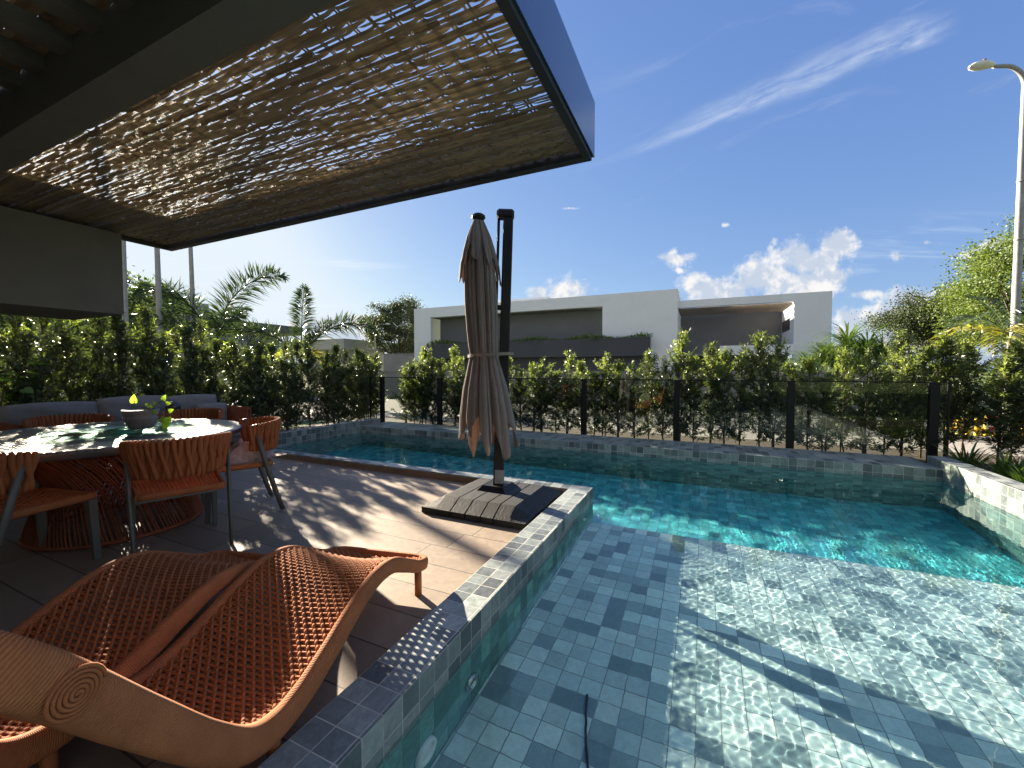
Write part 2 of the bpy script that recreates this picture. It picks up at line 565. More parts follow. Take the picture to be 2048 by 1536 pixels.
def rope_mat(name, col, scale=260, bump=.7, axis=None, var=.18):
    m_, t, b = mat(name)
    pos = t.n('ShaderNodeNewGeometry').outputs['Position']
    rp = t.n('ShaderNodeNewGeometry').outputs['Random Per Island']
    n1 = t.noise(pos, 9, 5, .6)
    n2 = t.noise(pos, 420, 3, .6)
    f = t.m('MULTIPLY', t.lin(n1, .25, .75, 1 - var, 1 + var), t.lin(rp, 0, 1, .88, 1.1))
    f = t.m('MULTIPLY', f, t.lin(n2, .2, .8, .8, 1.16))
    c = t.vm('SCALE', tuple(col), None, f)
    t.put(b.inputs['Base Color'], c)
    b.inputs['Roughness'].default_value = .85
    b.inputs['Specular IOR Level'].default_value = .25
    h = n2
    if axis is not None:
        an = t.n('ShaderNodeAttribute')
        an.attribute_name = 'along'
        s = an.outputs['Fac']
        wv = t.m('SINE', t.m('MULTIPLY', t.m('ADD', s, t.m('MULTIPLY', n1, .006)), scale))
        h = t.m('ADD', t.m('MULTIPLY', wv, .5), t.m('MULTIPLY', n2, .35))
        t.put(b.inputs['Base Color'], t.vm('SCALE', c, None, t.lin(wv, -1, .2, .72, 1.06)))
    t.put(b.inputs['Normal'], t.bump(h, bump, .003))
    return m_


ORANGE = (.33, .115, .042)
M['rope'] = rope_mat('orange_rope', ORANGE)
M['rail'] = rope_mat('orange_rope_wrapped_rail', (.37, .135, .052), 1050, .7, 1)
M['puff'] = rope_mat('orange_braided_upholstery', (.28, .095, .036), var=.1)
M['rope_dark'] = rope_mat('rust_rope', (.21, .062, .028))


def leaf_mat(name, c0, c1, trans=.4, rough=.4, tcol=None):
    m_, t, b = mat(name)
    g = t.n('ShaderNodeNewGeometry')
    oi = t.n('ShaderNodeObjectInfo').outputs['Random']
    rp = g.outputs['Random Per Island']
    big = t.noise(g.outputs['Position'], 1.6, 3)
    f = t.m('ADD', t.m('MULTIPLY', rp, .55), t.m('ADD', t.m('MULTIPLY', oi, .2), t.m('MULTIPLY', t.lin(big, .3, .7), .25)))
    c = t.mix(f, c0, c1)
    t.put(b.inputs['Base Color'], c)
    b.inputs['Roughness'].default_value = rough
    b.inputs['Specular IOR Level'].default_value = .45
    tr = t.n('ShaderNodeBsdfTranslucent')
    t.put(tr.inputs[0], t.mix(1.0, c, tcol or (1.9, 2.0, .8), 'MULTIPLY'))
    mx = t.n('ShaderNodeMixShader')
    mx.inputs[0].default_value = trans
    t.put(mx.inputs[1], b.outputs[0])
    t.put(mx.inputs[2], tr.outputs[0])
    t.put(m_.node_tree.nodes['Material Output'].inputs[0], mx.outputs[0])
    return m_


M['hedge'] = leaf_mat('hedge_leaf', (.034, .052, .025), (.078, .102, .045), .20, .38)
M['hedge_tip'] = leaf_mat('hedge_new_shoot', (.11, .15, .045), (.20, .24, .085), .36, .35)
M['palm'] = leaf_mat('palm_leaf', (.022, .040, .020), (.055, .085, .038), .2, .35)
M['palm_yellow'] = leaf_mat('palm_leaf_yellow', (.13, .15, .03), (.29, .25, .04), .4)
M['tree_leaf'] = leaf_mat('tree_leaf', (.03, .055, .018), (.085, .115, .035), .3)
M['tree_dark'] = leaf_mat('dark_tree_leaf', (.022, .038, .016), (.06, .078, .03), .15, .65)
M['tree_bright'] = leaf_mat('bright_tree_leaf', (.060, .095, .022), (.115, .155, .036), .28, .6)
M['strap'] = leaf_mat('strap_leaf', (.03, .07, .018), (.10, .15, .035), .35)
M['pothos'] = leaf_mat('pothos_leaf', (.16, .26, .03), (.30, .40, .07), .5)
M['broad'] = leaf_mat('broad_leaf', (.06, .15, .02), (.13, .24, .04), .5)
M['dry_leaf'] = leaf_mat('dry_leaf', (.16, .17, .10), (.25, .24, .15), .2)
M['grass_blade'] = leaf_mat('planter_grass', (.05, .10, .02), (.12, .18, .04), .3)

m_, t, b = mat('bamboo_strip')
g = t.n('ShaderNodeNewGeometry')
rp = g.outputs['Random Per Island']
gr = t.noise(t.vm('MULTIPLY', g.outputs['Position'], (3.0, 160.0, 160.0)), 1.0, 4, .6)
gn = t.noise(g.outputs['Position'], 3.0, 4, .6)
c = t.ramp(rp, [(0, (.14, .095, .048)), (.45, (.225, .16, .082)), (.75, (.30, .22, .12)), (1, (.19, .15, .078))])
c = t.vm('SCALE', c, None, t.m('MULTIPLY', t.lin(gr, .25, .75, .72, 1.15), t.lin(gn, .3, .7, .8, 1.15)))
t.put(b.inputs['Base Color'], c)
b.inputs['Roughness'].default_value = .45
t.put(b.inputs['Normal'], t.bump(gr, .5, .003))
tr = t.n('ShaderNodeBsdfTranslucent')
t.put(tr.inputs[0], c)
mx = t.n('ShaderNodeMixShader')
mx.inputs[0].default_value = .07
t.put(mx.inputs[1], b.outputs[0])
t.put(mx.inputs[2], tr.outputs[0])
t.put(m_.node_tree.nodes['Material Output'].inputs[0], mx.outputs[0])
M['bamboo'] = m_

# umbrella base: dark wood-grained plastic
m_, t, b = mat('dark_wood_grain_plastic')
pos = t.n('ShaderNodeNewGeometry').outputs['Position']
gr = t.noise(t.vm('MULTIPLY', pos, (60.0, 4.0, 60.0)), 1.0, 6, .65, .6)
c = t.vm('SCALE', (.022, .023, .025), None, t.lin(gr, .25, .75, .55, 1.5))
t.put(b.inputs['Base Color'], c)
b.inputs['Roughness'].default_value = .6
b.inputs['Specular IOR Level'].default_value = .3
t.put(b.inputs['Normal'], t.bump(gr, .7, .004))
M['base_hdpe'] = m_

# umbrella cloth
m_, t, b = mat('taupe_umbrella_cloth')
pos = t.n('ShaderNodeNewGeometry').outputs['Position']
n1 = t.noise(pos, 6, 5, .6)
n2 = t.noise(pos, 500, 2)
c = t.vm('SCALE', (.245, .22, .205), None, t.m('MULTIPLY', t.lin(n1, .25, .75, .88, 1.1), t.lin(n2, .2, .8, .9, 1.1)))
t.put(b.inputs['Base Color'], c)
b.inputs['Roughness'].default_value = .9
t.put(b.inputs['Normal'], t.bump(n2, .25, .002))
tr = t.n('ShaderNodeBsdfTranslucent')
t.put(tr.inputs[0], t.mix(1.0, c, (1.5, 1.15, .95), 'MULTIPLY'))
mx = t.n('ShaderNodeMixShader')
mx.inputs[0].default_value = .3
t.put(mx.inputs[1], b.outputs[0])
t.put(mx.inputs[2], tr.outputs[0])
t.put(m_.node_tree.nodes['Material Output'].inputs[0], mx.outputs[0])
M['cloth'] = m_

# table top: pale wood-grain slab
m_, t, b = mat('grey_wood_table')
pos = t.n('ShaderNodeNewGeometry').outputs['Position']
gr = t.noise(t.vm('MULTIPLY', pos, (5.0, 70.0, 30.0)), 1.0, 6, .6, .3)
fy = t.m('FRACT', t.m('MULTIPLY', t.sep(pos)[1], 26.0))
gv = t.smooth(t.m('MINIMUM', fy, t.m('SUBTRACT', 1.0, fy)), .03, .12)
c = t.vm('SCALE', (.135, .14, .134), None, t.m('MULTIPLY', t.lin(gr, .25, .75, .7, 1.25), t.lin(gv, 0, 1, .45, 1)))
t.put(b.inputs['Base Color'], c)
b.inputs['Roughness'].default_value = .33
t.put(b.inputs['Normal'], t.bump(t.m('ADD', t.m('MULTIPLY', gr, .3), gv), .4, .003))
M['table'] = m_
M['table_edge'] = simple('dark_table_edge', (.055, .058, .058), .5, .15, 10)


def glass_mat(name, tint, thin=True, rough=0.0, refl=1.0):
    m_ = bpy.data.materials.new(name)
    m_.use_nodes = True
    nt = m_.node_tree
    nt.nodes.clear()
    t = NT(nt)
    fr = t.n('ShaderNodeFresnel')
    fr.inputs[0].default_value = 1.5
    tr = t.n('ShaderNodeBsdfTransparent')
    tr.inputs[0].default_value = tuple(tint) + (1,)
    gl = t.n('ShaderNodeBsdfGlossy')
    gl.inputs['Roughness'].default_value = rough
    gl.inputs[0].default_value = (.95, 1, .98, 1)
    mx = t.n('ShaderNodeMixShader')
    bf = t.n('ShaderNodeNewGeometry').outputs['Backfacing']
    t.put(mx.inputs[0], t.m('MULTIPLY', t.m('MULTIPLY', fr.outputs[0], refl, clamp=True), t.m('SUBTRACT', 1.0, bf)))
    t.put(mx.inputs[1], tr.outputs[0])
    t.put(mx.inputs[2], gl.outputs[0])
    t.put(t.n('ShaderNodeOutputMaterial').inputs[0], mx.outputs[0])
    return m_


M['fence_glass'] = glass_mat('grey_fence_glass', (.82, .845, .82))
M['susan_glass'] = glass_mat('green_table_glass', (.84, .95, .91))
M['green_glass'] = simple('green_glass_edge', (.015, .36, .24), .1, .1, 10)

# water
m_ = bpy.data.materials.new('pool_water')
m_.use_nodes = True
m_.node_tree.nodes.clear()
t = NT(m_.node_tree)
gl = t.n('ShaderNodeBsdfGlass')
gl.inputs['IOR'].default_value = 1.333
gl.inputs['Roughness'].default_value = 0
gl.inputs['Color'].default_value = (.87, .97, .985, 1)
t.put(t.n('ShaderNodeOutputMaterial').inputs[0], gl.outputs[0])
M['water'] = m_

# grass ground
m_, t, b = mat('lawn')
pos = t.n('ShaderNodeNewGeometry').outputs['Position']
n1 = t.noise(pos, .35, 6, .6)
n2 = t.noise(pos, 30, 5, .7)
c = t.mix(t.m('ADD', t.m('MULTIPLY', t.lin(n1, .3, .7), .6), t.m('MULTIPLY', t.lin(n2, .3, .7), .4)), (.045, .085, .018), (.12, .16, .035))
t.put(b.inputs['Base Color'], c)
b.inputs['Roughness'].default_value = .9
t.put(b.inputs['Normal'], t.bump(n2, .8, .05))
M['lawn'] = m_

# ================================================================ ground, deck, road
GZ = -.12
PX0, PX1, PY0, PY1 = -6.75, 2.80, -3.5, 7.44          # hole left in the ground for the pool
mb = MB()
for (x0, x1, y0, y1) in ((-1500, 1500, PY1, 2500), (-1500, 1500, -800, PY0), (-1500, PX0, PY0, PY1), (PX1, 1500, PY0, PY1)):
    mb.add([(x0, y0, GZ), (x1, y0, GZ), (x1, y1, GZ), (x0, y1, GZ)], [(0, 1, 2, 3)])
structure(mb.build('ground', M['lawn']))
mb = MB().box(-1500, 1500, 9.2, 10.6, -.20, -.08).box(-11.6, -9.6, -60, 9.2, -.20, -.082)
structure(mb.build('pavement', M['pavement']))
mb = MB().box(-1500, 1500, 10.75, 15.4, -.25, -.114).box(-17.8, -11.75, -60, 10.75, -.25, -.112)
structure(mb.build('road', M['asphalt']))
mb = MB().box(-7.3, 3.9, 7.5, 9.0, -.2, -.055).box(-8.6, -6.95, -3.4, 9.0, -.2, -.06).box(3.06, 5.2, 1.0, 9.0, -.2, -.05)
structure(mb.build('planting_bed', M['bed']))
mb = MB()
mb.add([(-6.95, -3.5, 0), (-1.2, -3.5, 0), (-1.2, 3.97, 0), (-6.95, 3.97, 0)], [(0, 1, 2, 3)])
mb.box(-6.95, -1.2, -3.5, 3.965, -.3, -.004)
structure(mb.build('deck', M['deck']))

# ================================================================ pool
pool = thing('swimming_pool', 'L shaped pool lined with grey green stone tiles beside the deck', 'swimming pool', (0, 4, 0))
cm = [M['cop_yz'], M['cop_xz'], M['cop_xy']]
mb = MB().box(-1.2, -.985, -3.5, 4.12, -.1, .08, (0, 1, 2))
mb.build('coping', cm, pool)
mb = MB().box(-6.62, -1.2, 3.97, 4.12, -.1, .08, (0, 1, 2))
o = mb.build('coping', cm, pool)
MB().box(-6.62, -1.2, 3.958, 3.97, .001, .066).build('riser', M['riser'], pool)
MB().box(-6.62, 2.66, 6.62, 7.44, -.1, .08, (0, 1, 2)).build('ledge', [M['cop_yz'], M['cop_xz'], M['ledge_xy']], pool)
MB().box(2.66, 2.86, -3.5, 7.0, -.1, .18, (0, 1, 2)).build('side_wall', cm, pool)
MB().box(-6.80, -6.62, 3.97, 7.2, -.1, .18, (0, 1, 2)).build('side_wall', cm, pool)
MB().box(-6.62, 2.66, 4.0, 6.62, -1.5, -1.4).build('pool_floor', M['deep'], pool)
MB().box(-.985, 2.66, -3.5, 4.0, -.62, -.52).build('shelf_floor', M['shelf'], pool)
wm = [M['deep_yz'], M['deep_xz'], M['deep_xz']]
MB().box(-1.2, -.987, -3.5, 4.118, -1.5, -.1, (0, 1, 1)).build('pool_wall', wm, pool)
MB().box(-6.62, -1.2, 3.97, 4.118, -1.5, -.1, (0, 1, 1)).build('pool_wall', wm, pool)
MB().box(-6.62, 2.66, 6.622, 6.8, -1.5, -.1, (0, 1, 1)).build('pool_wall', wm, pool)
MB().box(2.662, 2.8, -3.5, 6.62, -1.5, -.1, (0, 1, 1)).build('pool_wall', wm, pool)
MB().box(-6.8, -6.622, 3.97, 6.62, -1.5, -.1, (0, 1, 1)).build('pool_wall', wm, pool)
MB().box(-.985, 2.66, 3.95, 3.998, -1.4, -.62, (0, 1, 1)).build('shelf_riser', wm, pool)
MB().box(-1.2, 2.8, -3.6, -3.5, -1.5, .08, (0, 1, 1)).build('pool_wall', cm, pool)
for ch in pool.children:
    ch.cycles.is_caustics_receiver = True


def fitting(y, z, r, ring, core, nm):
    Mx = Matrix.Translation((-.985, y, z)) @ Matrix.Rotation(R(90), 4, 'Y')
    prof = [(0.001, .004), (r * .62, .004), (r * .66, .012), (r * .8, .022), (r * .95, .018), (r, .006), (r, 0)]
    mb = MB().lathe(prof, 28)
    mb.v = [np.array([Mx @ Vector(p) for p in a]) for a in mb.v]
    o = mb.build(nm, ring, pool)
    mb = MB().lathe([(.001, .010), (r * .4, .012), (r * .6, .007)], 24)
    mb.v = [np.array([Mx @ Vector(p) for p in a]) for a in mb.v]
    mb.build('lens', core, o, False)
    return o


fitting(1.30, -.36, .062, M['white_plastic'], M['white_plastic'], 'pool_light')
fitting(1.66, -.33, .052, M['chrome'], M['lens'], 'inlet')
fitting(3.74, -.22, .03, M['white_plastic'], M['white_plastic'], 'inlet')

# water: real ripples, finer where the sun reaches the shelf
XW0, XW1, YW0, YW1, ZW = -6.625, 2.664, -3.52, 8.8, -.066


def spaced(a, b, fine0, fine1, df, dc):
    out = [a]
    while out[-1] < b - 1e-6:
        x = out[-1]
        dist = max(fine0 - x, x - fine1, 0)
        out.append(min(b, x + min(dc, df + dist * .018)))
    return np.array(out)


xs = spaced(-1.0, XW1, -.3, 2.66, .0074, .02)
ys = spaced(YW0, YW1, 1.1, 4.5, .0074, .035)
xl = spaced(XW0, -1.0, -1.4, -1.0, .02, .035)[:-1]
xs = np.concatenate([xl, xs])
WAVES = [(rng.uniform(0, 2 * PI), rng.uniform(.028, .062), rng.uniform(0, 6.28)) for _ in range(30)]
WAVES += [(rng.uniform(0, 2 * PI), rng.uniform(.3, .9), rng.uniform(0, 6.28)) for _ in range(8)]


def wave(X, Y):
    Z = 0 * X
    for k, (a, L, p) in enumerate(WAVES):
        kk = 2 * PI / L
        amp = (.0078 if L < .2 else .006) / kk / math.sqrt(15)
        ca_, sa_ = math.cos(a), math.sin(a)
        q = X * ca_ + Y * sa_
        r_ = -X * sa_ + Y * ca_
        Z = Z + amp * np.sin(kk * (q + .012 * np.sin(r_ * 9 + p)) + p)
    return Z


X, Y = np.meshgrid(xs, ys)
fade = np.clip(1.15 - .55 * np.clip((Y - 4.4) / 2.6, 0, 1), .3, 1.2)
Z = ZW + wave(X, Y) * fade
far_ = np.clip((Y - 4.7) / 1.0, 0, 1)
for k in range(16):
    a_, L_, p_ = rng.uniform(0, 2 * PI), rng.uniform(.16, .5), rng.uniform(0, 6.28)
    Z = Z + far_ * .014 / math.sqrt(8) * L_ / (2 * PI) * np.sin(2 * PI / L_ * (X * math.cos(a_) + Y * math.sin(a_)) + p_)
V = np.stack([X, Y, Z], -1)
# one open sheet; under the coping and deck it is buried in their solid
nx_, ny_ = len(xs), len(ys)
idx = np.arange(nx_ * ny_).reshape(ny_, nx_)
keep = np.ones((ny_ - 1, nx_ - 1), bool)
keep[:, :] = ~((Y[:-1, :-1] < 3.9) & (X[:-1, :-1] < -3.0))
F = np.stack([idx[:-1, :-1], idx[:-1, 1:], idx[1:, 1:], idx[1:, :-1]], -1)[keep]
used = np.unique(F)
remap = -np.ones(nx_ * ny_, int)
remap[used] = np.arange(len(used))
mb = MB()
mb.add(V.reshape(-1, 3)[used], remap[F], 0, True)
water = structure(mb.build('water', M['water']))
water.cycles.is_caustics_caster = True

cb = MB().tube([(-.49, 1.95, -.512), (-.47, 1.85, -.513), (-.43, 1.7, -.512), (-.38, 1.55, -.513), (-.31, 1.2, -.512), (-.2, .6, -.512)], .0055, 8)  # thin tube standing in for a dark line reflected in the water
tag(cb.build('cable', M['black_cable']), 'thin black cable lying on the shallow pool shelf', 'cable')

# ================================================================ pergola
perg = thing('pergola', 'flat roofed pergola with woven bamboo ceiling over the dining deck', 'pergola', (-3.3, 0, 0))
RX0, RX1, RY0, RY1, RZ = -5.80, -.70, -4.0, 2.84, 2.75
# frame rim
MB().box(RX0, RX1 - .005, RY1 - .07, RY1, RZ - .03, RZ + .36).build('front_rim', M['frame_dark'], perg)
MB().box(RX0 - .06, RX0, RY0, RY1, RZ - .03, RZ + .36).build('side_rim', M['frame_dark'], perg)
MB().box(RX1 - .05, RX1 - .002, RY0, RY1 - .07, RZ - .03, RZ + .30).build('side_rim', M['frame_dark'], perg)
MB().box(RX1 - .002, RX1 + .012, RY0, RY1 + .012, RZ - .004, RZ + .365).build('fascia', M['fascia'], perg)
MB().box(RX0 - .06, RX1 - .003, RY1 + .001, RY1 + .012, RZ - .004, RZ + .365).build('fascia', M['fascia'], perg)
MB().box(RX0, RX1 - .05, .94, 1.11, 2.60, 3.02).build('beam', M['beam'], perg)
for k in range(14):
    x = -.98 - .3 * k
    if x < RX0:
        break
    MB().box(x - .055, x + .055, RY0, .94, 2.80, 2.862).build('joist', M['beam'], perg)


def weave(mb, x0, x1, y0, y1, z, pitch, warp, seed, gap=1.0, solid_x=None):
    """twill: every row of flat strips dives behind one pair of cross strips in four"""
    r = np.random.default_rng(seed)
    rows = int((y1 - y0) / pitch)
    per = 4 * warp
    wob = [(r.uniform(.8, 3), r.uniform(0, 6.3), r.uniform(.001, .003)) for _ in range(4)]
    for k in range(rows):
        yc = y0 + (k + .5) * pitch
        off = (k % 4) * warp + r.normal(0, .006) + (k // 4 % 3) * warp
        x = x0 - r.uniform(0, .8)
        while x < x1:
            L = r.uniform(.9, 2.2)
            a, b_ = max(x, x0), min(x + L, x1)
            x += L - r.uniform(.02, .06)
            if b_ - a < .05:
                continue
            n = max(3, int((b_ - a) / .02))
            xx = np.linspace(a, b_, n + 1)
            q = (xx - x0 - off) % per
            q = np.where(q > per / 2, q - per, q)           # signed distance to the dive
            tap = np.where(q >= 0, np.clip(1 - q / (.24 * r.uniform(.6, 1.3)), 0, 1), np.clip(1 + q / (.11 * r.uniform(.6, 1.2)), 0, 1))
            g = gap * r.uniform(.2, 1.5)
            if solid_x is not None:
                g = g * np.clip((xx - solid_x) / .9, 0, 1)
            yy = yc + r.normal(0, .0018) + (xx - (a + b_) / 2) * r.normal(0, .003)
            for f_, p_, a_ in wob:
                yy = yy + a_ * np.sin(f_ * xx + p_ + .05 * k)
            hi = pitch * (.60 - .46 * g * tap) * r.uniform(.9, 1.1)
            lo = pitch * (.60 - .05 * tap) * r.uniform(.9, 1.1)
            dive = np.exp(-(q / .022) ** 2)
            zz = z - .006 + .013 * dive + r.normal(0, .0014) + .002 * np.sin(xx * 7 + k)
            tilt = r.normal(0, .0022)
            V_ = np.stack([np.stack([xx, yy - lo, zz - tilt], -1), np.stack([xx, yy, zz - .0012], -1), np.stack([xx, yy + hi, zz + tilt], -1)], 0)
            mb.grid(V_, 0, True)
    nw = int((x1 - x0) / warp)
    for k in range(nw):
        for dx in (-.0075, .0085):
            xc = x0 + (k + .02) * warp + dx + r.normal(0, .003)
            yy = np.linspace(y0, y1, 24)
            xx = xc + .004 * np.sin(yy * 2.3 + k)
            wd = r.uniform(.010, .014)
            zz = z + .0005 + 0 * yy + r.normal(0, .0006)
            mb.grid(np.stack([np.stack([xx - wd / 2, yy, zz], -1), np.stack([xx + wd / 2, yy, zz], -1)], 0), 0, True)


mb = MB()
weave(mb, RX0, RX1 - .05, 1.11, RY1 - .07, RZ + .02, .0225, .10, 3, .70, -5.3)
mb.build('bamboo_mat', M['bamboo'], perg)
mb = MB()
weave(mb, RX0, RX1 - .05, RY0, .94, RZ + .122, .036, .12, 4, .35)
mb.build('bamboo_mat', M['bamboo'], perg)
res = thing('residence', 'grey rendered two storey house behind the terrace and pool', 'house', (-3, -5, 0))  # out of view, placed and sized to keep sky light off the deck
MB().box(-12.0, 2.6, -9.0, -4.05, GZ, 6.2).build('wall', M['grey_wall'], res)
for x in (-8.5, -5.0, -1.5):
    MB().box(x, x + 2.2, -4.05, -4.01, .05, 2.4).build('window', M['dark_glass'], res)
# hanging masonry box at the left end with its pier
wallb = thing('masonry_hood', 'grey rough rendered wall block hanging under the left end of the pergola', 'wall', (-6.1, 1.0, 0))
MB().box(-6.75, -5.6, -4.0, 2.26, 1.87, 2.72).build('wall', M['render_grey'], wallb)
MB().box(-6.75, -5.62, -4.0, -1.2, 0.0, 1.87).build('pier', M['render_grey'], wallb)

# ================================================================ glass fence
fence = thing('glass_fence', 'low glass fence with black posts along the far pool ledge', 'fence', (-2, 7.5, 0))
FX = [-6.82, -5.20, -3.58, -1.975, -.368, 1.254, 2.89]
FT = 1.115
for x in FX:
    MB().bbox(x - .05, x + .05, 7.45, 7.52, -.05, FT, .004).build('post', M['alu_black'], fence)
ends = [-7.18] + FX + [3.03]
for a, b_ in zip(ends[:-1], ends[1:]):
    xa = a + (.052 if a in FX else 0)
    xb = b_ - (.052 if b_ in FX else 0)
    MB().box(xa, xb, 7.480, 7.490, .03, FT - .012).build('glass_pane', M['fence_glass'], fence)
    MB().box(xa, xb, 7.474, 7.496, FT - .012, FT + .004).build('top_rail', M['alu_black'], fence)
for x in (-7.19, 3.04):
    MB().box(x - .012, x + .012, 7.472, 7.498, -.05, FT).build('end_trim', M['alu_black'], fence)

# ================================================================ umbrella
um = thing('parasol', 'closed taupe cantilever parasol with black mast on a square base', 'parasol', (-1.77, 3.48, 0))
BX0, BX1, BY0, BY1 = -2.26, -1.255, 2.965, 3.945
cuts = [BX0, BX0 + .30, BX0 + .45, BX0 + .60, BX0 + .72, BX1]
zt, inn = .135, .15


def base_h(x, y):
    e = min(x - BX0, BX1 - x, y - BY0, BY1 - y)
    return .055 + (zt - .055) * min(1, max(0, e / inn))


for a, b_ in zip(cuts[:-1], cuts[1:]):
    a2, b2 = a + (.006 if a > BX0 else 0), b_ - (.006 if b_ < BX1 else 0)
    gx = sorted(set([a2, b2] + [q for q in (BX0 + inn, BX1 - inn, (a2 + b2) / 2) if a2 < q < b2]))
    gy = sorted([BY0, BY0 + .02, BY0 + inn, BY0 + inn + .03, (BY0 + BY1) / 2, BY1 - inn, BY1])
    top = np.array([[(x, y, base_h(x, y)) for x in gx] for y in gy])
    mb = MB()
    mb.grid(top, 0, False)
    h, k = top.shape[:2]
    bot = top.copy()
    bot[:, :, 2] = .004
    ring = [(0, i) for i in range(k)] + [(j, k - 1) for j in range(1, h)] + [(h - 1, i) for i in range(k - 2, -1, -1)] + [(j, 0) for j in range(h - 2, 0, -1)]
    tv = np.array([top[r] for r in ring])
    bv = np.array([bot[r] for r in ring])
    n = len(ring)
    mb.add(np.concatenate([tv, bv]), [(q, n + q, n + (q + 1) % n, (q + 1) % n) for q in range(n)])
    mb.build('base_weight', M['base_hdpe'], um)
MB().box(BX0 + .02, BX1 - .02, BY0 + .02, BY1 - .02, .002, .05).build('base_frame', M['alu_black'], um)
UX, UY = -1.775, 3.52
mb = MB()
pl = [(UX - .15, UY - .15, zt), (UX + .15, UY - .15, zt), (UX + .15, UY + .15, zt), (UX - .15, UY + .15, zt),
      (UX - .105, UY - .105, zt + .045), (UX + .105, UY - .105, zt + .045), (UX + .105, UY + .105, zt + .045), (UX - .105, UY + .105, zt + .045)]
mb.add(pl, [(0, 1, 5, 4), (1, 2, 6, 5), (2, 3, 7, 6), (3, 0, 4, 7), (4, 5, 6, 7)])
mb.build('base_plate', M['mast_black'], um)
ti = Matrix.Translation((UX, UY, zt)) @ Matrix.Rotation(R(24.75), 4, 'Z') @ Matrix.Rotation(R(1.75), 4, 'Y')
MB().bbox(-.045, .055, -.055, .055, .03, 1.1, .008, 0, ti).build('mast', M['mast_black'], um)
mb = MB().bbox(-.022, .072, -.06, .06, .75, 2.58, .01, 0, ti)
mb.build('mast_sleeve', M['mast_black'], um)
MB().bbox(-.078, -.052, -.02, .02, .95, 2.58, .006, 0, ti).build('arm', M['mast_black'], um)
MB().bbox(-.086, .080, -.068, .068, 2.58, 2.655, .02, 0, ti).build('cap', M['mast_black'], um)
MB().box(-.054, -.02, -.03, .03, 1.72, 1.76, 0, ti).build('hinge', M['mast_black'], um)
MB().box(-.054, -.02, -.03, .03, .9, 1.0, 0, ti).build('hinge', M['mast_black'], um)
mb = MB().bbox(-.03, .06, -.0585, -.0555, .06, .19, .001, 0, ti)
mb.build('sticker', M['galv'], um)
# folded canopy hanging round its own stick, in front and to the left of the mast
rt = Vector((math.cos(th), math.sin(th), 0))
fw = Vector((-math.sin(th), math.cos(th), 0))


def axis(z):
    s_ = (2.66 - z) / 2.0
    c_ = Vector((UX, UY, 0)) - fw * (.10 + .02 * s_) + rt * (-.172 + .075 * s_ + .02 * s_ * s_)
    return c_


def canopy(z_top, zlow, rad, folds, seed, zig, amp, nz=70, na=420):
    r = np.random.default_rng(seed)
    A = np.arange(na) * 2 * PI / na
    ph = r.uniform(0, 6.28, 6)
    V_ = np.zeros((nz + 1, na, 3))

    def crease(x):
        return 1 - (1 - np.abs(np.sin(x))) ** 2.2
    tip = np.abs(np.sin(folds[0] / 2 * A + ph[0])) ** 1.2
    hem = zlow + zig * (1 - tip) + .4 * zig * np.sin(2 * A + ph[4]) + .12 * zig * np.sin(13 * A)
    for k in range(nz + 1):
        f = k / nz
        z = z_top + (hem - z_top) * f
        rr = np.interp(z, rad[0], rad[1])
        am = amp * np.interp(f, [0, .12, .5, .62, .8, 1], [.25, .8, 1.0, .8, 1.0, 1.25])
        tw_ = .35 * np.sin(2.2 * f + ph[1])
        g_ = .70 * crease(folds[0] / 2 * A + ph[0] + .5 * tw_) + .23 * crease(folds[1] / 2 * A + ph[2] + tw_) + .07 * crease(folds[2] / 2 * A + ph[3] - tw_)
        lob = 1 + .10 * np.sin(2 * A + ph[5]) + .07 * np.sin(3 * A + ph[1] + f)
        q = rr * lob * (1 + am * (g_ - .72))
        for j in range(na):
            c_ = axis(z[j])
            p = c_ + rt * (q[j] * math.cos(A[j])) + fw * (q[j] * .8 * math.sin(A[j]))
            V_[k, j] = (p.x, p.y, z[j])
    return V_


rad = ([.3, .62, .85, 1.1, 1.38, 1.44, 1.50, 1.9, 2.25, 2.5, 2.66], [.215, .212, .198, .168, .112, .104, .112, .122, .116, .078, .034])
mb = MB().grid(canopy(2.665, .57, rad, (8, 13, 23), 5, .30, .62), 0, True, True)
cn = mb.build('canopy', M['cloth'], um)
so = cn.modifiers.new('thick', 'SOLIDIFY')
so.thickness = .003
rad2 = ([2.0, 2.25, 2.5, 2.672], [.175, .160, .100, .040])
mb = MB().grid(canopy(2.672, 2.16, rad2, (8, 11, 17), 9, .26, .5, 24), 0, True, True)
vf = mb.build('vent_flap', M['cloth'], cn)
so = vf.modifiers.new('thick', 'SOLIDIFY')
so.thickness = .003
a0 = axis(2.66)
MB().lathe([(.001, .055), (.04, .055), (.062, .04), (.066, .02), (.05, 0), (.03, -.012), (.001, -.012)], 24, (a0.x, a0.y, 2.665)).build('finial', M['mast_black'], um)
z0_ = 1.42
pts = []
for k in range(33):
    a_ = 2 * PI * k / 32
    c_ = axis(z0_) + rt * (.055 + .215 * math.cos(a_)) + fw * (.05 + .20 * math.sin(a_))
    pts.append((c_.x, c_.y, z0_ + .012 * math.cos(a_)))
mb = MB().tube(pts, .02, 4, flat=(.15, 1), cap=False, smooth=False)
mb.build('tie_strap', M['cloth'], um)

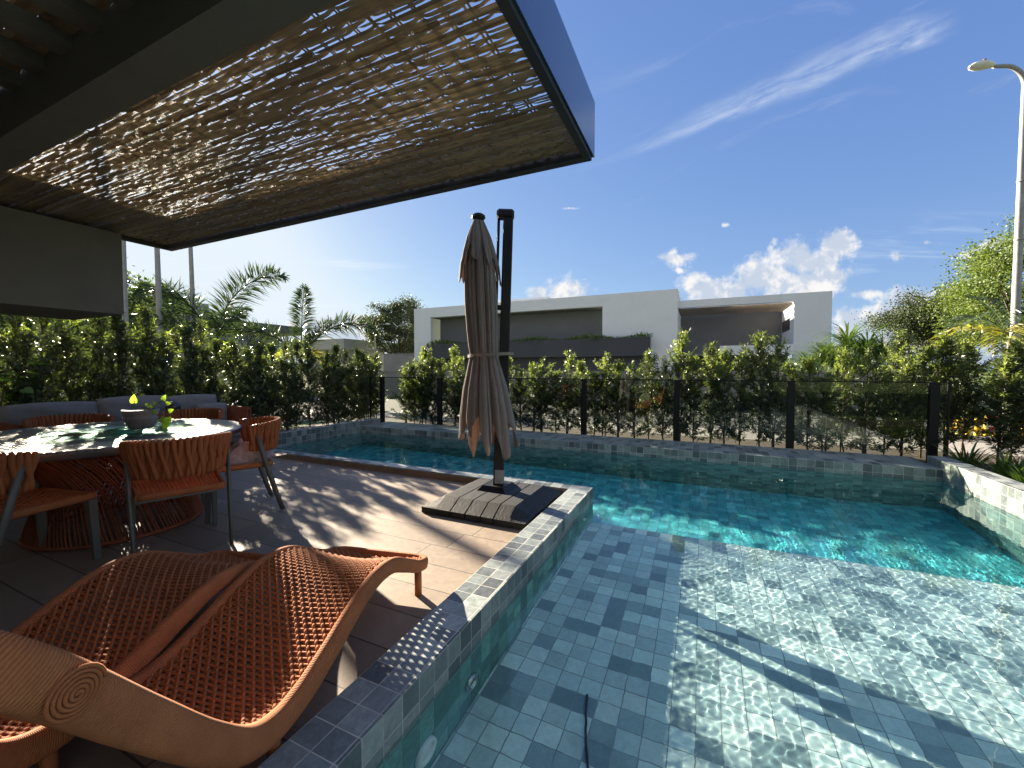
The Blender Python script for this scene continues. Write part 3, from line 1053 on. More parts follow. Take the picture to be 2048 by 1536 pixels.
# ================================================================ dining table
TX, TY = -4.6, 1.68
tb = thing('dining_table', 'round grey wood table on an orange rope hourglass pedestal', 'table', (TX, TY, 0))
prof = [(.001, .752), (.975, .752), (.992, .748), (1.0, .738)]
mb = MB().lathe(prof, 96, (TX, TY, 0), 0)
mb.lathe([(1.0, .738), (1.0, .700), (.985, .692), (.3, .692), (.001, .692)], 96, (TX, TY, 0), 1)
mb.build('tabletop', [M['table'], M['table_edge']], tb)
mb = MB()
QX, QY = -4.36, 1.70
for k in range(124):
    a_ = 2 * PI * k / 124 + rnd.uniform(-.012, .012)
    z__ = np.array([.69, .62, .52, .42, .32, .2, .1, .03])
    r__ = np.interp(z__, [.03, .1, .3, .42, .55, .69], [.535, .52, .46, .43, .48, .60])
    w__ = a_ + np.interp(z__, [.03, .3, .69], [.55, .42, 0])
    mb.tube(np.stack([QX + r__ * np.cos(w__), QY + r__ * np.sin(w__), z__], -1), .0075, 5, cap=False)
mb.build('rope_pedestal', M['rope_dark'], tb)
ring = [(QX + .535 * math.cos(q), QY + .535 * math.sin(q), .022) for q in np.linspace(0, 2 * PI, 65)]
MB().tube(ring, .016, 8, cap=False).build('base_ring', M['rope_dark'], tb)
ring = [(QX + .60 * math.cos(q), QY + .60 * math.sin(q), .68) for q in np.linspace(0, 2 * PI, 65)]
MB().tube(ring, .012, 8, cap=False).build('top_ring', M['rope_dark'], tb)

ls = thing('lazy_susan', 'round clear green glass turntable on the dining table', 'lazy susan', (-4.42, 1.76, .752))
MB().lathe([(.001, .035), (.488, .035), (.49, .031), (.488, .027), (.001, .027)], 72, (-4.42, 1.76, .752), 0).build('glass_top', M['susan_glass'], ls)
mb = MB().lathe([(.12, 0), (.12, .026), (.001, .026)], 40, (-4.42, 1.76, .753))
mb.build('base', M['green_glass'], ls)

PXc, PYc, PZc = -4.31, 1.83, .788
pp = thing('potted_plant', 'grey bowl pot with trailing heart leaved vine on the glass turntable', 'potted plant', (PXc, PYc, PZc))
prof = [(q * .86, h_ * 1.12) for q, h_ in [(.001, 0), (.085, 0), (.10, .008), (.118, .05), (.135, .075), (.136, .082), (.128, .086), (.130, .10), (.141, .125), (.143, .14), (.135, .142), (.125, .13), (.12, .12)]]
MB().lathe(prof, 48, (PXc, PYc, PZc)).build('pot', M['pot'], pp)
MB().lathe([(.001, .147), (.05, .149), (.107, .140)], 32, (PXc, PYc, PZc)).build('soil', M['soil'], pp)


def heart(mb, p, dr, up, s):
    p, dr, up = Vector(p), Vector(dr).normalized(), Vector(up)
    sd_ = dr.cross(up).normalized()
    up = sd_.cross(dr)
    out = [(0, 0, 0), (.26, -.1, .02), (.46, .06, .05), (.48, .34, .04), (.34, .66, .02), (0, 1.08, -.08), (-.34, .66, .02), (-.48, .34, .04), (-.46, .06, .05), (-.26, -.1, .02)]
    vs = [p + sd_ * (a * s) + dr * (b * s) + up * (c * s) for a, b, c in out]
    mid = [p + dr * (q * s) + up * (-.05 * s) for q in (.2, .6)]
    vs += mid
    mb.add(vs, [(0, 1, 2, 10), (10, 2, 3, 11), (11, 3, 4, 5), (0, 10, 8, 9), (10, 11, 7, 8), (11, 5, 6, 7)], 0, True)


st = MB()
r3 = rt
stems = [
    [(-.04, 0, .13), (-.045, 0, .19), (-.05, .0, .235)],
    [(.02, 0, .13), (.045, -.01, .17), (.07, -.01, .19)],
    [(.07, 0, .13), (.13, 0, .20), (.19, 0, .235), (.215, 0, .205), (.245, -.01, .13), (.24, -.01, .06), (.225, -.01, .03)],
    [(.1, -.02, .13), (.14, -.03, .14), (.17, -.03, .11), (.2, -.03, .085), (.22, -.04, .04)],
]
lv = [((-.055, 0, .215), (-.02, 0, 1), .085), ((.06, -.01, .185), (.5, -.3, .6), .05), ((.085, -.01, .19), (.6, 0, -.3), .04), ((.19, 0, .235), (.45, 0, .9), .062),
      ((.215, 0, .205), (1, 0, .15), .05), ((.245, -.01, .14), (.8, 0, .4), .055), ((.24, -.01, .09), (.2, -.3, -1), .085), ((.225, -.01, .05), (-.2, -.2, -1), .09), ((.15, -.03, .13), (-.1, -.5, .5), .05), ((.2, -.03, .09), (.5, -.5, -.6), .07), ((.13, 0, .2), (-.3, -.2, .6), .04)]


def P3(a, bq, c):
    q = Vector((PXc, PYc, PZc)) + r3 * a + fw * bq
    return (q.x, q.y, q.z + c)


for s_ in stems:
    st.tube([P3(*q) for q in s_], .0028, 5)
st.build('stem', M['strap'], pp)
for p, dr, s_ in lv:
    mb = MB()
    dd = r3 * dr[0] + fw * dr[1] + Vector((0, 0, dr[2]))
    heart(mb, P3(*p), dd, -fw + Vector((0, 0, .15)), s_ * .80)
    mb.build('leaf', M['pothos'], pp)
mb = MB()
heart(mb, (-4.08, 1.62, .757), (.6, .5, .06), (0, .3, 1), .09)
tag(mb.build('dry_leaf', M['dry_leaf']), 'curled fallen leaf lying on the table in front of the pot', 'leaf')


# ================================================================ chairs
def woven(mb, x0f, z0f, y0, y1, wx, nx_, ny_, r=.0055, amp=.006, sag=.012):
    """x half-width wx(y); ropes over and under on a sagging surface"""
    ys_ = np.linspace(y0, y1, ny_ * 4 + 1)
    zz0 = np.interp(ys_, *z0f)
    for i in range(nx_):
        q = (i + .5) / nx_ * 2 - 1
        x = q * np.interp(ys_, *wx)
        zz = zz0 - sag * (1 - q * q) + amp * np.cos(PI * (ys_ - y0) / (y1 - y0) * ny_ + PI * i)
        xo = .35 * r * np.sin(PI * (ys_ - y0) / (y1 - y0) * ny_ + PI * i)
        mb.tube(np.stack([x + xo, ys_, zz], -1), r, 5, cap=False)
    for j in range(ny_):
        y = y0 + (j + .5) / ny_ * (y1 - y0)
        q = np.linspace(-1, 1, nx_ * 2 + 1)
        z = np.interp(y, *z0f) - sag * (1 - q * q)
        mb.tube(np.stack([q * np.interp(y, *wx), y + 0 * q, z], -1), r, 5, cap=False)


def make_chair():
    ch = thing('dining_chair', '', 'chair', (0, 0, 0), 0, 'braided dining chairs')
    # woven seat
    mb = MB()
    woven(mb, None, ([-.24, .24], [.432, .440]), -.235, .235, ([-.24, .24], [.225, .25]), 20, 17, .0066, .0062, .012)
    mb.build('seat', M['rope'], ch, True)
    fr = MB()
    cor = [(-.235, -.235, .43), (-.262, .235, .437), (.262, .235, .437), (.235, -.235, .43), (-.235, -.235, .43)]
    for a, b_ in zip(cor[:-1], cor[1:]):
        f = np.linspace(0, 1, 12)[:, None]
        fr.tube(np.array(a) * (1 - f) + np.array(b_) * f, .02, 8, flat=(.8, 1.25))
    fr.build('seat_rail', M['rope'], ch, True)
    for s in (-1, 1):
        mb = MB().tube([(s * .262, -.315, 0), (s * .268, -.265, .16), (s * .276, -.19, .43), (s * .288, -.10, .80)], [.016, .018, .02, .017], 8, flat=(.72, 1.15), upv=(0, 1, 0))
        mb.build('leg', M['alu_grey'], ch, True)
        mb = MB().tube([(s * .25, .245, 0), (s * .245, .225, .42)], [.024, .031], 4, flat=(.8, 1.1), smooth=False)
        mb.build('leg', M['alu_grey'], ch, True)
    MB().box(-.245, .245, -.24, -.215, .395, .418).build('stretcher', M['alu_grey'], ch, True)
    MB().box(-.25, .25, .205, .23, .395, .418).build('stretcher', M['alu_grey'], ch, True)
    # braided wrap-round back
    N = 28
    mb = MB()

    def band(a, hz, rr=0.0):
        e = abs(a) / R(97)
        zb = .540 + .025 * e ** 2
        zh = .825 - .030 * e ** 2.5
        rad_ = .264 + .045 * (hz - .3) + rr
        return (rad_ * math.sin(a) * 1.03, -.085 - (rad_ - .03) * math.cos(a) * .98, zb + (zh - zb) * hz)
    core = np.array([[band(a, h_, -.006) for a in np.linspace(R(-96), R(96), 60)] for h_ in np.linspace(.05, .93, 6)])
    mb.grid(core, 0, True)
    pit = R(194) / N
    for i in range(N):
        a0 = R(-97) + (i + .5) * pit
        sgn = 1 if i % 2 == 0 else -1
        hs_ = np.array([0, .03, .08, .15, .24, .33, .42, .52, .62, .72, .82, .90, .96, 1.0])
        sh = np.interp(hs_, [0, .12, .62, .80, 1], [.98, .90, .12, 0, 0]) * pit * sgn
        if (i == 0 and sgn < 0) or (i == N - 1 and sgn > 0):
            sh = sh * 0
        aa = np.clip(a0 + sh, R(-94), R(94))
        out = np.interp(hs_, [0, .15, .4, .6, 1], [0, .003, .005, .001, 0]) * sgn
        P_ = np.array([band(a, h_, o_) for a, h_, o_ in zip(aa, hs_, out)])
        rr = np.interp(hs_, [0, .03, .10, .35, .6, .85, .95, 1.0], [.35, .72, .98, .86, .92, 1.05, .85, .35])
        mb.tube(P_, rr, 10, flat=(.0172, .021), upv=(math.sin(a0), -math.cos(a0), 0))
    mb.build('backrest', M['puff'], ch, True)
    return ch


chair0 = make_chair()
CH = [((-3.50, 1.70), (-.94, .35), 'orange braided chair with its empty back to the loungers at the front of the table'),
      ((-3.86, 2.34), (-.42, -.90), 'orange braided chair by the pool corner with a towel on its seat'),
      ((-3.90, 1.02), (-.20, .98), 'orange braided chair cut off by the left edge with its seat corner showing'),
      ((-5.66, 1.86), (1, -.12), 'orange braided chair behind the table in front of the long sofa cushion'),
      ((-5.28, 2.66), (.62, -.78), 'orange braided chair behind the table to the right of the potted plant')]
for k, (p, fc, lb) in enumerate(CH):
    c_ = chair0 if k == 0 else copy_tree(chair0)
    c_.location = (p[0], p[1], 0)
    c_.rotation_euler = (0, 0, math.atan2(-fc[0], fc[1]))
    c_['label'] = lb

# crumpled towel on the pool-side chair
mb = MB()
n = 70
gu, gv = np.meshgrid(np.linspace(-1, 1, n), np.linspace(-1, 1, n))
rr_ = np.sqrt(gu ** 2 + gv ** 2)
bumpy = 0
r_ = np.random.default_rng(4)
for k in range(16):
    a_ = r_.uniform(0, 2 * PI)
    kf = r_.uniform(2.5, 9)
    bumpy = bumpy + np.abs(np.sin(kf * (gu * math.cos(a_) + gv * math.sin(a_)) + r_.uniform(0, 6) + 1.2 * np.sin(3 * gv + k))) / kf * 1.6
bumpy = bumpy / bumpy.max()
hgt = .19 * np.clip(1 - rr_ ** 2.2, 0, 1) ** .6 * (.12 + 1.0 * bumpy ** 1.4) * (1 + .5 * gu)
tw = np.stack([gu * .22 + .03 * np.sin(6 * gv), gv * .17 * (1 - .2 * gu) + .03 * np.sin(5 * gu), .452 + np.maximum(hgt, 0) + .01 * bumpy], -1)
an = math.atan2(.42, -.90)
cs, sn = math.cos(an + 2.4), math.sin(an + 2.4)
twx = tw.copy()
twx[..., 0] = -3.80 + tw[..., 0] * cs - tw[..., 1] * sn
twx[..., 1] = 2.40 + tw[..., 0] * sn + tw[..., 1] * cs
mb.grid(twx, 0, True)
o = mb.build('towel', M['towel'])
o.modifiers.new('thick', 'SOLIDIFY').thickness = .006
tag(o, 'crumpled pinkish grey towel on the seat of the pool side chair', 'towel')


# ================================================================ loungers
LW = .30
PR_S = [0, .05, .14, .28, .42, .58, .74, .90, 1.04, 1.16, 1.26, 1.38, 1.52, 1.70, 1.76]
PR_Z = [.165, .175, .20, .27, .335, .345, .295, .225, .175, .165, .20, .315, .49, .725, .795]
from bisect import bisect


def smooth_curve(xs_, ys_, q):
    xs_, ys_ = np.array(xs_), np.array(ys_)
    m_ = np.gradient(ys_, xs_)
    q = np.clip(q, xs_[0], xs_[-1])
    i = np.clip(np.searchsorted(xs_, q) - 1, 0, len(xs_) - 2)
    h = xs_[i + 1] - xs_[i]
    t_ = (q - xs_[i]) / h
    return (2 * t_ ** 3 - 3 * t_ ** 2 + 1) * ys_[i] + (t_ ** 3 - 2 * t_ ** 2 + t_) * h * m_[i] + (-2 * t_ ** 3 + 3 * t_ ** 2) * ys_[i + 1] + (t_ ** 3 - t_ ** 2) * h * m_[i + 1]


def make_lounger():
    lo = thing('sun_lounger', '', 'sun lounger', (0, 0, 0), 0, 'woven loungers at the pool edge')
    SL = 1.76
    s_ = np.linspace(0, SL, 90)
    z_ = smooth_curve(PR_S, PR_Z, s_)
    # frame runs round the outline with rounded corners
    c0 = .07

    def path():
        P_ = []
        for s in np.linspace(c0, SL - c0, 90):
            P_.append((LW, s))
        for a in np.linspace(0, PI / 2, 7)[1:]:
            P_.append((LW - c0 + c0 * math.cos(a), SL - c0 + c0 * math.sin(a)))
        for x in np.linspace(LW - c0, -LW + c0, 14)[1:]:
            P_.append((x, SL))
        for a in np.linspace(PI / 2, PI, 7)[1:]:
            P_.append((-LW + c0 + c0 * math.cos(a), SL - c0 + c0 * math.sin(a)))
        for s in np.linspace(SL - c0, c0, 90)[1:]:
            P_.append((-LW, s))
        for a in np.linspace(PI, 1.5 * PI, 7)[1:]:
            P_.append((-LW + c0 + c0 * math.cos(a), c0 + c0 * math.sin(a)))
        for x in np.linspace(-LW + c0, LW - c0, 14)[1:]:
            P_.append((x, 0))
        for a in np.linspace(1.5 * PI, 2 * PI, 7)[1:]:
            P_.append((LW - c0 + c0 * math.cos(a), c0 + c0 * math.sin(a)))
        return np.array(P_)
    P_ = path()
    pts = np.stack([P_[:, 0], P_[:, 1], smooth_curve(PR_S, PR_Z, P_[:, 1]) - .012], -1)
    rail_r = np.interp(P_[:, 1], [0, .3, 1.0, 1.76], [.032, .036, .046, .052])
    mb = MB()
    # super-elliptic section
    k = len(pts)
    tg = np.roll(pts, -1, 0) - np.roll(pts, 1, 0)
    tg /= np.linalg.norm(tg, axis=1)[:, None]
    # normal of the seat surface along s
    dz = np.gradient(z_, s_)
    slope = np.interp(P_[:, 1], s_, dz)
    nrm = np.stack([0 * slope, -slope, 1 + 0 * slope], -1)
    nrm /= np.linalg.norm(nrm, axis=1)[:, None]
    sd2 = np.cross(tg, nrm)
    sd2 /= np.linalg.norm(sd2, axis=1)[:, None]
    na = 18
    A = np.arange(na) * 2 * PI / na
    ca_ = np.sign(np.cos(A)) * np.abs(np.cos(A)) ** .75
    sa_ = np.sign(np.sin(A)) * np.abs(np.sin(A)) ** .75
    ring_ = pts[:, None, :] + rail_r[:, None, None] * (.62 * ca_[None, :, None] * sd2[:, None, :] + sa_[None, :, None] * nrm[:, None, :])
    i = np.arange(k * na).reshape(k, na)
    i2 = np.roll(i, -1, 0)
    f = np.stack([i, np.roll(i, -1, 1), np.roll(i2, -1, 1), i2], -1).reshape(-1, 4)
    mb.add(ring_, f, 0, True)
    fo = mb.build('frame', M['rail'], lo, True)
    seg = np.linalg.norm(np.diff(pts, axis=0), axis=1)
    al = np.concatenate([[0], np.cumsum(seg)])
    at = fo.data.attributes.new('along', 'FLOAT', 'POINT')
    at.data.foreach_set('value', np.repeat(al, na))
    # woven sling
    mb = MB()
    nx_, ny_ = 27, 82
    yy = np.linspace(.03, SL - .03, ny_ * 6 + 1)
    zz0 = smooth_curve(PR_S, PR_Z, yy) + .012
    lw = LW - .025
    per = (SL - .06) / ny_
    sl_ = np.gradient(zz0, yy)
    nz_ = np.stack([0 * sl_, -sl_, 1 + 0 * sl_], -1)
    nz_ /= np.linalg.norm(nz_, axis=1)[:, None]
    for i in range(nx_):
        q = (i + .5) / nx_ * 2 - 1
        sag = .028 * (1 - q ** 2)
        ph = PI * (yy - .03) / per + PI * i
        base_ = np.stack([q * lw + .0062 * np.sin(ph * 1.0 + PI / 2), yy, zz0 - sag], -1)
        mb.tube(base_ + nz_ * (.0062 * np.sin(ph))[:, None], .0060, 6, cap=False)
    for j in range(ny_ + 1):
        y = .03 + j * per
        q = np.linspace(-1, 1, 41)
        z = smooth_curve(PR_S, PR_Z, np.array([y]))[0] + .012 - .028 * (1 - q ** 2)
        mb.tube(np.stack([q * (lw + .02), y + 0 * q, z], -1), .0060, 6, cap=False)
    mb.build('woven_sling', M['rope'], lo, True)
    for x in (-LW + .02, LW - .02):
        for y in (.10, 1.14):
            zt_ = float(smooth_curve(PR_S, PR_Z, np.array([y]))[0]) - .03
            MB().tube([(x, y, 0), (x, y, zt_)], .02, 12).build('leg', M['rope'], lo, True)
    MB().box(-LW + .03, LW - .03, 1.12, 1.16, .085, .125).build('cross_bar', M['rope_dark'], lo, True)
    # coiled rope knots closing the wrapped frame at the head corners
    for s in (-1, 1):
        a = np.linspace(0, 2 * PI * 5.5, 130)
        r__ = .002 + .0072 * a / (2 * PI) * 1.15
        cx_, cy_, cz_ = s * (LW + .032), SL - .10, float(smooth_curve(PR_S, PR_Z, np.array([SL - .10]))[0]) - .012
        x = cx_ + s * (.008 - r__ * .15)
        mb = MB().tube(np.stack([x, cy_ + r__ * np.cos(a), cz_ + r__ * np.sin(a)], -1), .0042, 6, upv=(1, 0, 0))
        mb.build('rope_knot', M['rope'], lo, True)
    return lo


l0 = make_lounger()
l0.location = (-1.74, 1.90, 0)
l0.rotation_euler = (0, 0, R(180 + 11.8))
l0['label'] = 'orange woven wave lounger nearest the pool edge with a coiled rope knot'
l1 = copy_tree(l0)
l1.location = (-2.36, 1.56, 0)
l1.rotation_euler = (0, 0, R(180 + 13.5))
l1['label'] = 'orange woven wave lounger on the side of the dining chairs, half hidden'

# ================================================================ sofa
sf = thing('sofa', 'long low outdoor sofa with orange rope ends along the hedge', 'sofa', (-6.75, 2.9, 0))


def rope_panel(mb, x0, x1, y, z0, z1, th_=.02):
    n = int((x1 - x0) / .018)
    for i in range(n + 1):
        x = x0 + (x1 - x0) * i / n
        mb.tube([(x, y - th_, z0), (x, y - th_, z1), (x, y + th_, z1), (x, y + th_, z0)], .0075, 5, cap=False)
    mb.box(x0, x1, y - .012, y + .012, z1 - .03, z1 + .004).box(x0, x1, y - .012, y + .012, z0 - .02, z0 + .02)


for y in (1.72, 4.08):
    mb = MB()
    rope_panel(mb, -7.25, -6.4, y, .2, .70)
    mb.build('arm', M['rope_dark'], sf)
mb = MB()
for i in range(120):
    y = 1.75 + 2.3 * i / 119
    mb.tube([(-7.25, y, .2), (-7.27, y, .72)], .0075, 5, cap=False)
mb.box(-7.28, -7.24, 1.74, 4.06, .70, .73)
mb.build('back', M['rope_dark'], sf)
MB().box(-7.25, -6.4, 1.76, 4.04, .20, .26).build('seat_frame', M['alu_grey'], sf)
for x in (-7.2, -6.45):
    for y in (1.8, 4.0):
        MB().box(x - .02, x + .02, y - .02, y + .02, 0, .2).build('leg', M['alu_grey'], sf)


def pillow(cx, cy, cz, wx, wy, wz, seed, pinch=.55, n=22):
    r = np.random.default_rng(seed)
    u_, v_ = np.meshgrid(np.linspace(-1, 1, n), np.linspace(-1, 1, n))
    prof_ = ((1 - np.abs(u_) ** 3) * (1 - np.abs(v_) ** 3)) ** pinch
    wr = .10 * np.sin(5 * u_ + 3 * v_ * v_ + r.uniform(0, 6)) * (1 - u_ * u_) + .06 * np.sin(9 * v_ + 4 * u_ + r.uniform(0, 6))
    a = np.stack([u_, prof_ * (1 + wr), v_], -1)
    b_ = np.stack([u_, -prof_ * (1 + wr), v_], -1)
    sh = 1 - .06 * (np.abs(u_) ** 2 * np.abs(v_) ** 2)
    mb = MB()
    for q, fl in ((a, False), (b_, True)):
        V_ = np.stack([cx + wx * q[..., 1], cy + wy * q[..., 0] * (1 - .05 * v_ ** 2), cz + wz * q[..., 2] * (1 - .08 * u_ ** 2)], -1)
        mb.grid(V_[::-1] if fl else V_, 0, True)
    return mb


mb = MB()
for k in range(3):
    y0 = 1.78 + k * .765
    mb = MB().bbox(-7.2, -6.36, y0, y0 + .755, .262, .41, .035)
    mb.build('seat_cushion', M['cushion'], sf)
CUS = [((-7.02, 2.13, .64), (.12, .42, .26), 'wide grey back cushion at the left end of the sofa'),
       ((-7.02, 2.92, .66), (.12, .40, .27), 'grey back cushion on the sofa behind the potted plant'),
       ((-7.04, 3.62, .65), (.11, .36, .26), 'grey back cushion near the right arm of the sofa'),
       ((-6.86, 3.80, .585), (.08, .22, .19), 'small grey cushion leaning by the right sofa arm')]
for k, (c_, s_, lb) in enumerate(CUS):
    tag(pillow(*c_, *s_, k + 3).build('cushion', M['cushion']), lb, 'cushion', 'grey sofa cushions')
mb = MB().lathe([(.001 + .085 * math.sin(a), -.085 * math.cos(a)) for a in np.linspace(0, PI, 16)], 24, (-6.72, 3.22, .76))
mb.lathe([(.001, -.35), (.09, -.35), (.085, -.33), (.012, -.30), (.012, -.08)], 20, (-6.72, 3.22, .76))
tag(mb.build('ball_ornament', M['ball']), 'dark glossy ball on a stand on the sofa behind the pot', 'ornament')


# ================================================================ plants
def hedge_plant(h, shoots, spread, low, seed, tips=.35, ll=.075):
    r = np.random.default_rng(seed)
    tr = MB()
    nst = r.integers(1, 3)
    lead = []
    for s in range(nst):
        n = 8
        zz = np.linspace(0, h * (.97 if s == 0 else r.uniform(.6, .85)), n)
        ax_, ay_ = r.normal(0, .05, 2) if s else (0, 0)
        x = ax_ * (zz / h) ** .6 * 2 + np.cumsum(r.normal(0, .008, n)) + (s * .05)
        y = ay_ * (zz / h) ** .6 * 2 + np.cumsum(r.normal(0, .008, n))
        P_ = np.stack([x, y, zz], -1)
        lead.append(P_)
        tr.tube(P_, np.linspace(.014, .004, n), 6)
    lf = MB()
    for k in range(shoots):
        L_ = lead[int(r.integers(0, nst))]
        f = low + (1 - low) * r.uniform() ** .85
        z = f * L_[-1, 2]
        base_ = np.array([np.interp(z, L_[:, 2], L_[:, 0]), np.interp(z, L_[:, 2], L_[:, 1]), z])
        a = r.uniform(0, 2 * PI)
        el = r.uniform(.25, 1.1) if f < .85 else r.uniform(.8, 1.5)
        ln = spread * (1.05 - .45 * f - .35 * max(0, .3 - f) / .3) * r.uniform(.4, 1.15) if f < .9 else r.uniform(.12, .22)
        D = np.array([math.cos(a) * math.cos(el), math.sin(a) * math.cos(el), math.sin(el)])
        mid = base_ + D * ln * .5 + np.array((0, 0, -.02))
        tip = base_ + D * ln + np.array((0, 0, .25 * ln * r.uniform(0, 1)))
        q = np.linspace(0, 1, 5)[:, None]
        path = (1 - q) ** 2 * base_ + 2 * q * (1 - q) * mid + q ** 2 * tip
        tr.tube(path, np.linspace(.0045, .0016, 5), 3, cap=False)
        nl = int(22 + 60 * ln)
        tt = r.uniform(.25, 1.05, nl)
        tt = np.clip(tt, 0, 1)[:, None]
        pb = (1 - tt) ** 2 * base_ + 2 * tt * (1 - tt) * mid + tt ** 2 * tip
        ld = D * .55 + r.normal(0, .55, (nl, 3))
        isn = r.uniform() < tips * (f ** 2)
        lf.leaves(pb, ld, r.uniform(.6, 1.2, nl) * ll, r.uniform(.9, 1.3, nl) * ll * .19, 1 if isn else 0)
    return tr, lf


HP = {}


def hedge_proto(key, label, group, **kw):
    tr, lf = hedge_plant(**kw)
    o = thing('hedge_shrub', label, 'shrub', (0, 0, 0), 0, group)
    tr.build('stem', M['twig'], o, True)
    lf.build('foliage', [M['hedge'], M['hedge_tip']], o, True)
    HP[key] = [o, False]


LBF = 'slender leafy shrub with thin bare lower stem in the row behind the glass fence'
LBL = 'taller dense backlit shrub in the row along the left side behind sofa and pool'
LBR = 'slender tall shrub in the row to the right of the glass fence end'
for k in range(7):
    hedge_proto(('f', k), LBF, 'shrubs behind the glass fence', h=1.6, shoots=105, spread=.44, low=.03, seed=20 + k, tips=.75)
for k in range(6):
    hedge_proto(('l', k), LBL, 'tall shrubs along the left side', h=2.1, shoots=185, spread=.47, low=.06, seed=40 + k, tips=.15)
for k in range(3):
    hedge_proto(('r', k), LBR, 'tall shrubs right of the fence end', h=1.85, shoots=150, spread=.40, low=.12, seed=60 + k, tips=.6)


def plant(key, x, y, z, sc, szc=1.0):
    p = HP[key]
    if not p[1]:
        o = p[0]
        p[1] = True
    else:
        o = copy_tree(p[0])
    o.location = (x, y, z)
    o.scale = (sc, sc, sc * szc)
    o.rotation_euler = (0, 0, rnd.uniform(0, 6.28))
    return o


HT = [(-7, 1.06), (-5.5, .98), (-4.2, .90), (-3.2, .93), (-2, .96), (-1.0, 1.04), (-.2, 1.10), (.8, 1.02), (1.5, .95), (2.2, .97), (3.0, 1.0)]
x = -6.7
k = 0
while x < 3.15:
    sc = float(np.interp(x, [q[0] for q in HT], [q[1] for q in HT])) * rnd.uniform(.78, 1.14)
    plant(('f', k % 7), x, 8.15 + rnd.uniform(-.12, .12), -.06, 1.0, sc)
    x += rnd.uniform(.20, .30)
    k += 1
for k, (x, y) in enumerate([(3.25, 8.05), (3.55, 8.3), (3.62, 7.7), (3.95, 8.1), (4.0, 7.4), (4.35, 7.9), (4.6, 8.3), (4.2, 6.9), (4.75, 7.5), (5.0, 8.0), (4.65, 6.6), (2.9, 8.4)]):
    plant(('r', k % 3), x, y, -.06, 1.0, rnd.uniform(.74, .97))
y = -.6
k = 0
while y < 8.3:
    hs = float(np.interp(y, [-1, 2.5, 4, 5, 8.3], [1.1, 1.02, .95, .86, .82])) * rnd.uniform(.9, 1.08)
    plant(('l', k % 6), -7.72 + rnd.uniform(-.14, .14), y, -.06, 1.0, hs)
    y += rnd.uniform(.22, .31)
    k += 1


def frond(mb, base_, az, el, L, droop, nl, ll, lw, mi=0, plumose=.6, seed=0, rm=None, ralm=2):
    r = np.random.default_rng(seed)
    n = 22
    s = np.linspace(0, 1, n)
    e = el - droop * s ** 1.6
    st_ = L / (n - 1)
    hx = np.concatenate([[0], np.cumsum(np.cos(e[:-1]) * st_)])
    hz = np.concatenate([[0], np.cumsum(np.sin(e[:-1]) * st_)])
    D = np.array((math.cos(az), math.sin(az), 0))
    P_ = np.array(base_) + hx[:, None] * D + hz[:, None] * np.array((0, 0, 1))
    mb.tube(P_, np.linspace(.016, .003, n) * L / 1.6, 5, ralm)
    q = np.linspace(.16, 1, nl)
    pb = np.stack([np.interp(q, s, P_[:, i]) for i in range(3)], -1)
    tg = np.gradient(P_, axis=0)
    tg /= np.linalg.norm(tg, axis=1)[:, None]
    tq = np.stack([np.interp(q, s, tg[:, i]) for i in range(3)], -1)
    side_ = np.cross(tq, np.array((0, 0, 1)))
    side_ /= np.linalg.norm(side_, axis=1)[:, None] + 1e-9
    up_ = np.cross(side_, tq)
    for sg in (-1, 1):
        for rep in range(2 if plumose > .3 else 1):
            a = r.normal(.25, plumose, nl)[:, None]
            dd = tq * (.5 if plumose > .3 else .72) + sg * side_ * np.cos(a) + up_ * np.sin(a)
            lenq = ll * np.sin(np.clip(q, .1, .97) * PI) ** .5 * r.uniform(.8, 1.1, nl)
            mb.leaves(pb, dd, lenq, lw, mi, bend=.22 if plumose < .3 else .12)


def palm(name, label, loc, h, fr, mats, group=None, tr=.06, k_=1.0):
    o = thing(name, label, 'palm', loc, 0, group)
    n = 10
    zz = np.linspace(0, h, n)
    MB().tube(np.stack([.04 * np.sin(zz), 0 * zz, zz], -1), np.linspace(tr * 1.2, tr * .7, n), 10).build('trunk', M['bark_pale'], o, True)
    mb = MB()
    b_ = (.04 * math.sin(h), 0, h - .05)
    for k, q in enumerate(fr):
        q = list(q)
        for i_ in (2, 5, 6):
            q[i_] *= k_
        frond(mb, b_, *q, seed=k + 17)
    mb.build('crown', mats, o, True)
    return o


pm = [M['palm'], M['palm_yellow'], M['strap']]
# heading of "right in the picture" seen from the terrace
A_R, A_L, A_F = R(24.75), R(204.75), R(114.75)
palm('feather_palm', 'feathery palm with two big arching fronds above the left hedge', (-17.98, 10.06, GZ), 2.35, [
    (A_L - .1, 1.2, 2.75, 1.7, 110, .58, .030), (A_R + .05, 1.36, 2.75, 1.6, 120, .62, .030), (A_R - .5, .95, 1.6, 1.3, 40, .36, .028),
    (A_L + .6, .8, 1.9, 1.5, 44, .42, .032), (A_F, 1.1, 1.9, 1.2, 44, .42, .032), (A_L + 1.2, .55, 1.1, 1.3, 30, .30, .026, 1), (A_R + .3, .45, 1.3, 1.2, 30, .32, .026)], pm, 'feather palms', .09, 1.65)
palm('feather_palm', 'feathery palm with fronds spreading to both sides right of the taller palm', (-16.66, 13.03, GZ), 2.0, [
    (A_L + .1, .8, 2.2, 1.3, 90, .52, .030), (A_R - .05, .95, 2.6, 1.9, 110, .52, .030), (A_F + .3, 1.45, 2.2, .45, 110, .44, .028),
    (A_R + .5, 1.2, 1.5, .9, 36, .34, .028), (A_L - .5, .4, 1.2, 1.2, 30, .3, .026, 1), (A_R - .6, .3, 1.0, 1.1, 28, .3, .026, 1), (A_F + 2.6, .6, 1.2, 1.2, 28, .3, .026)], pm, 'feather palms', .085, 1.65)
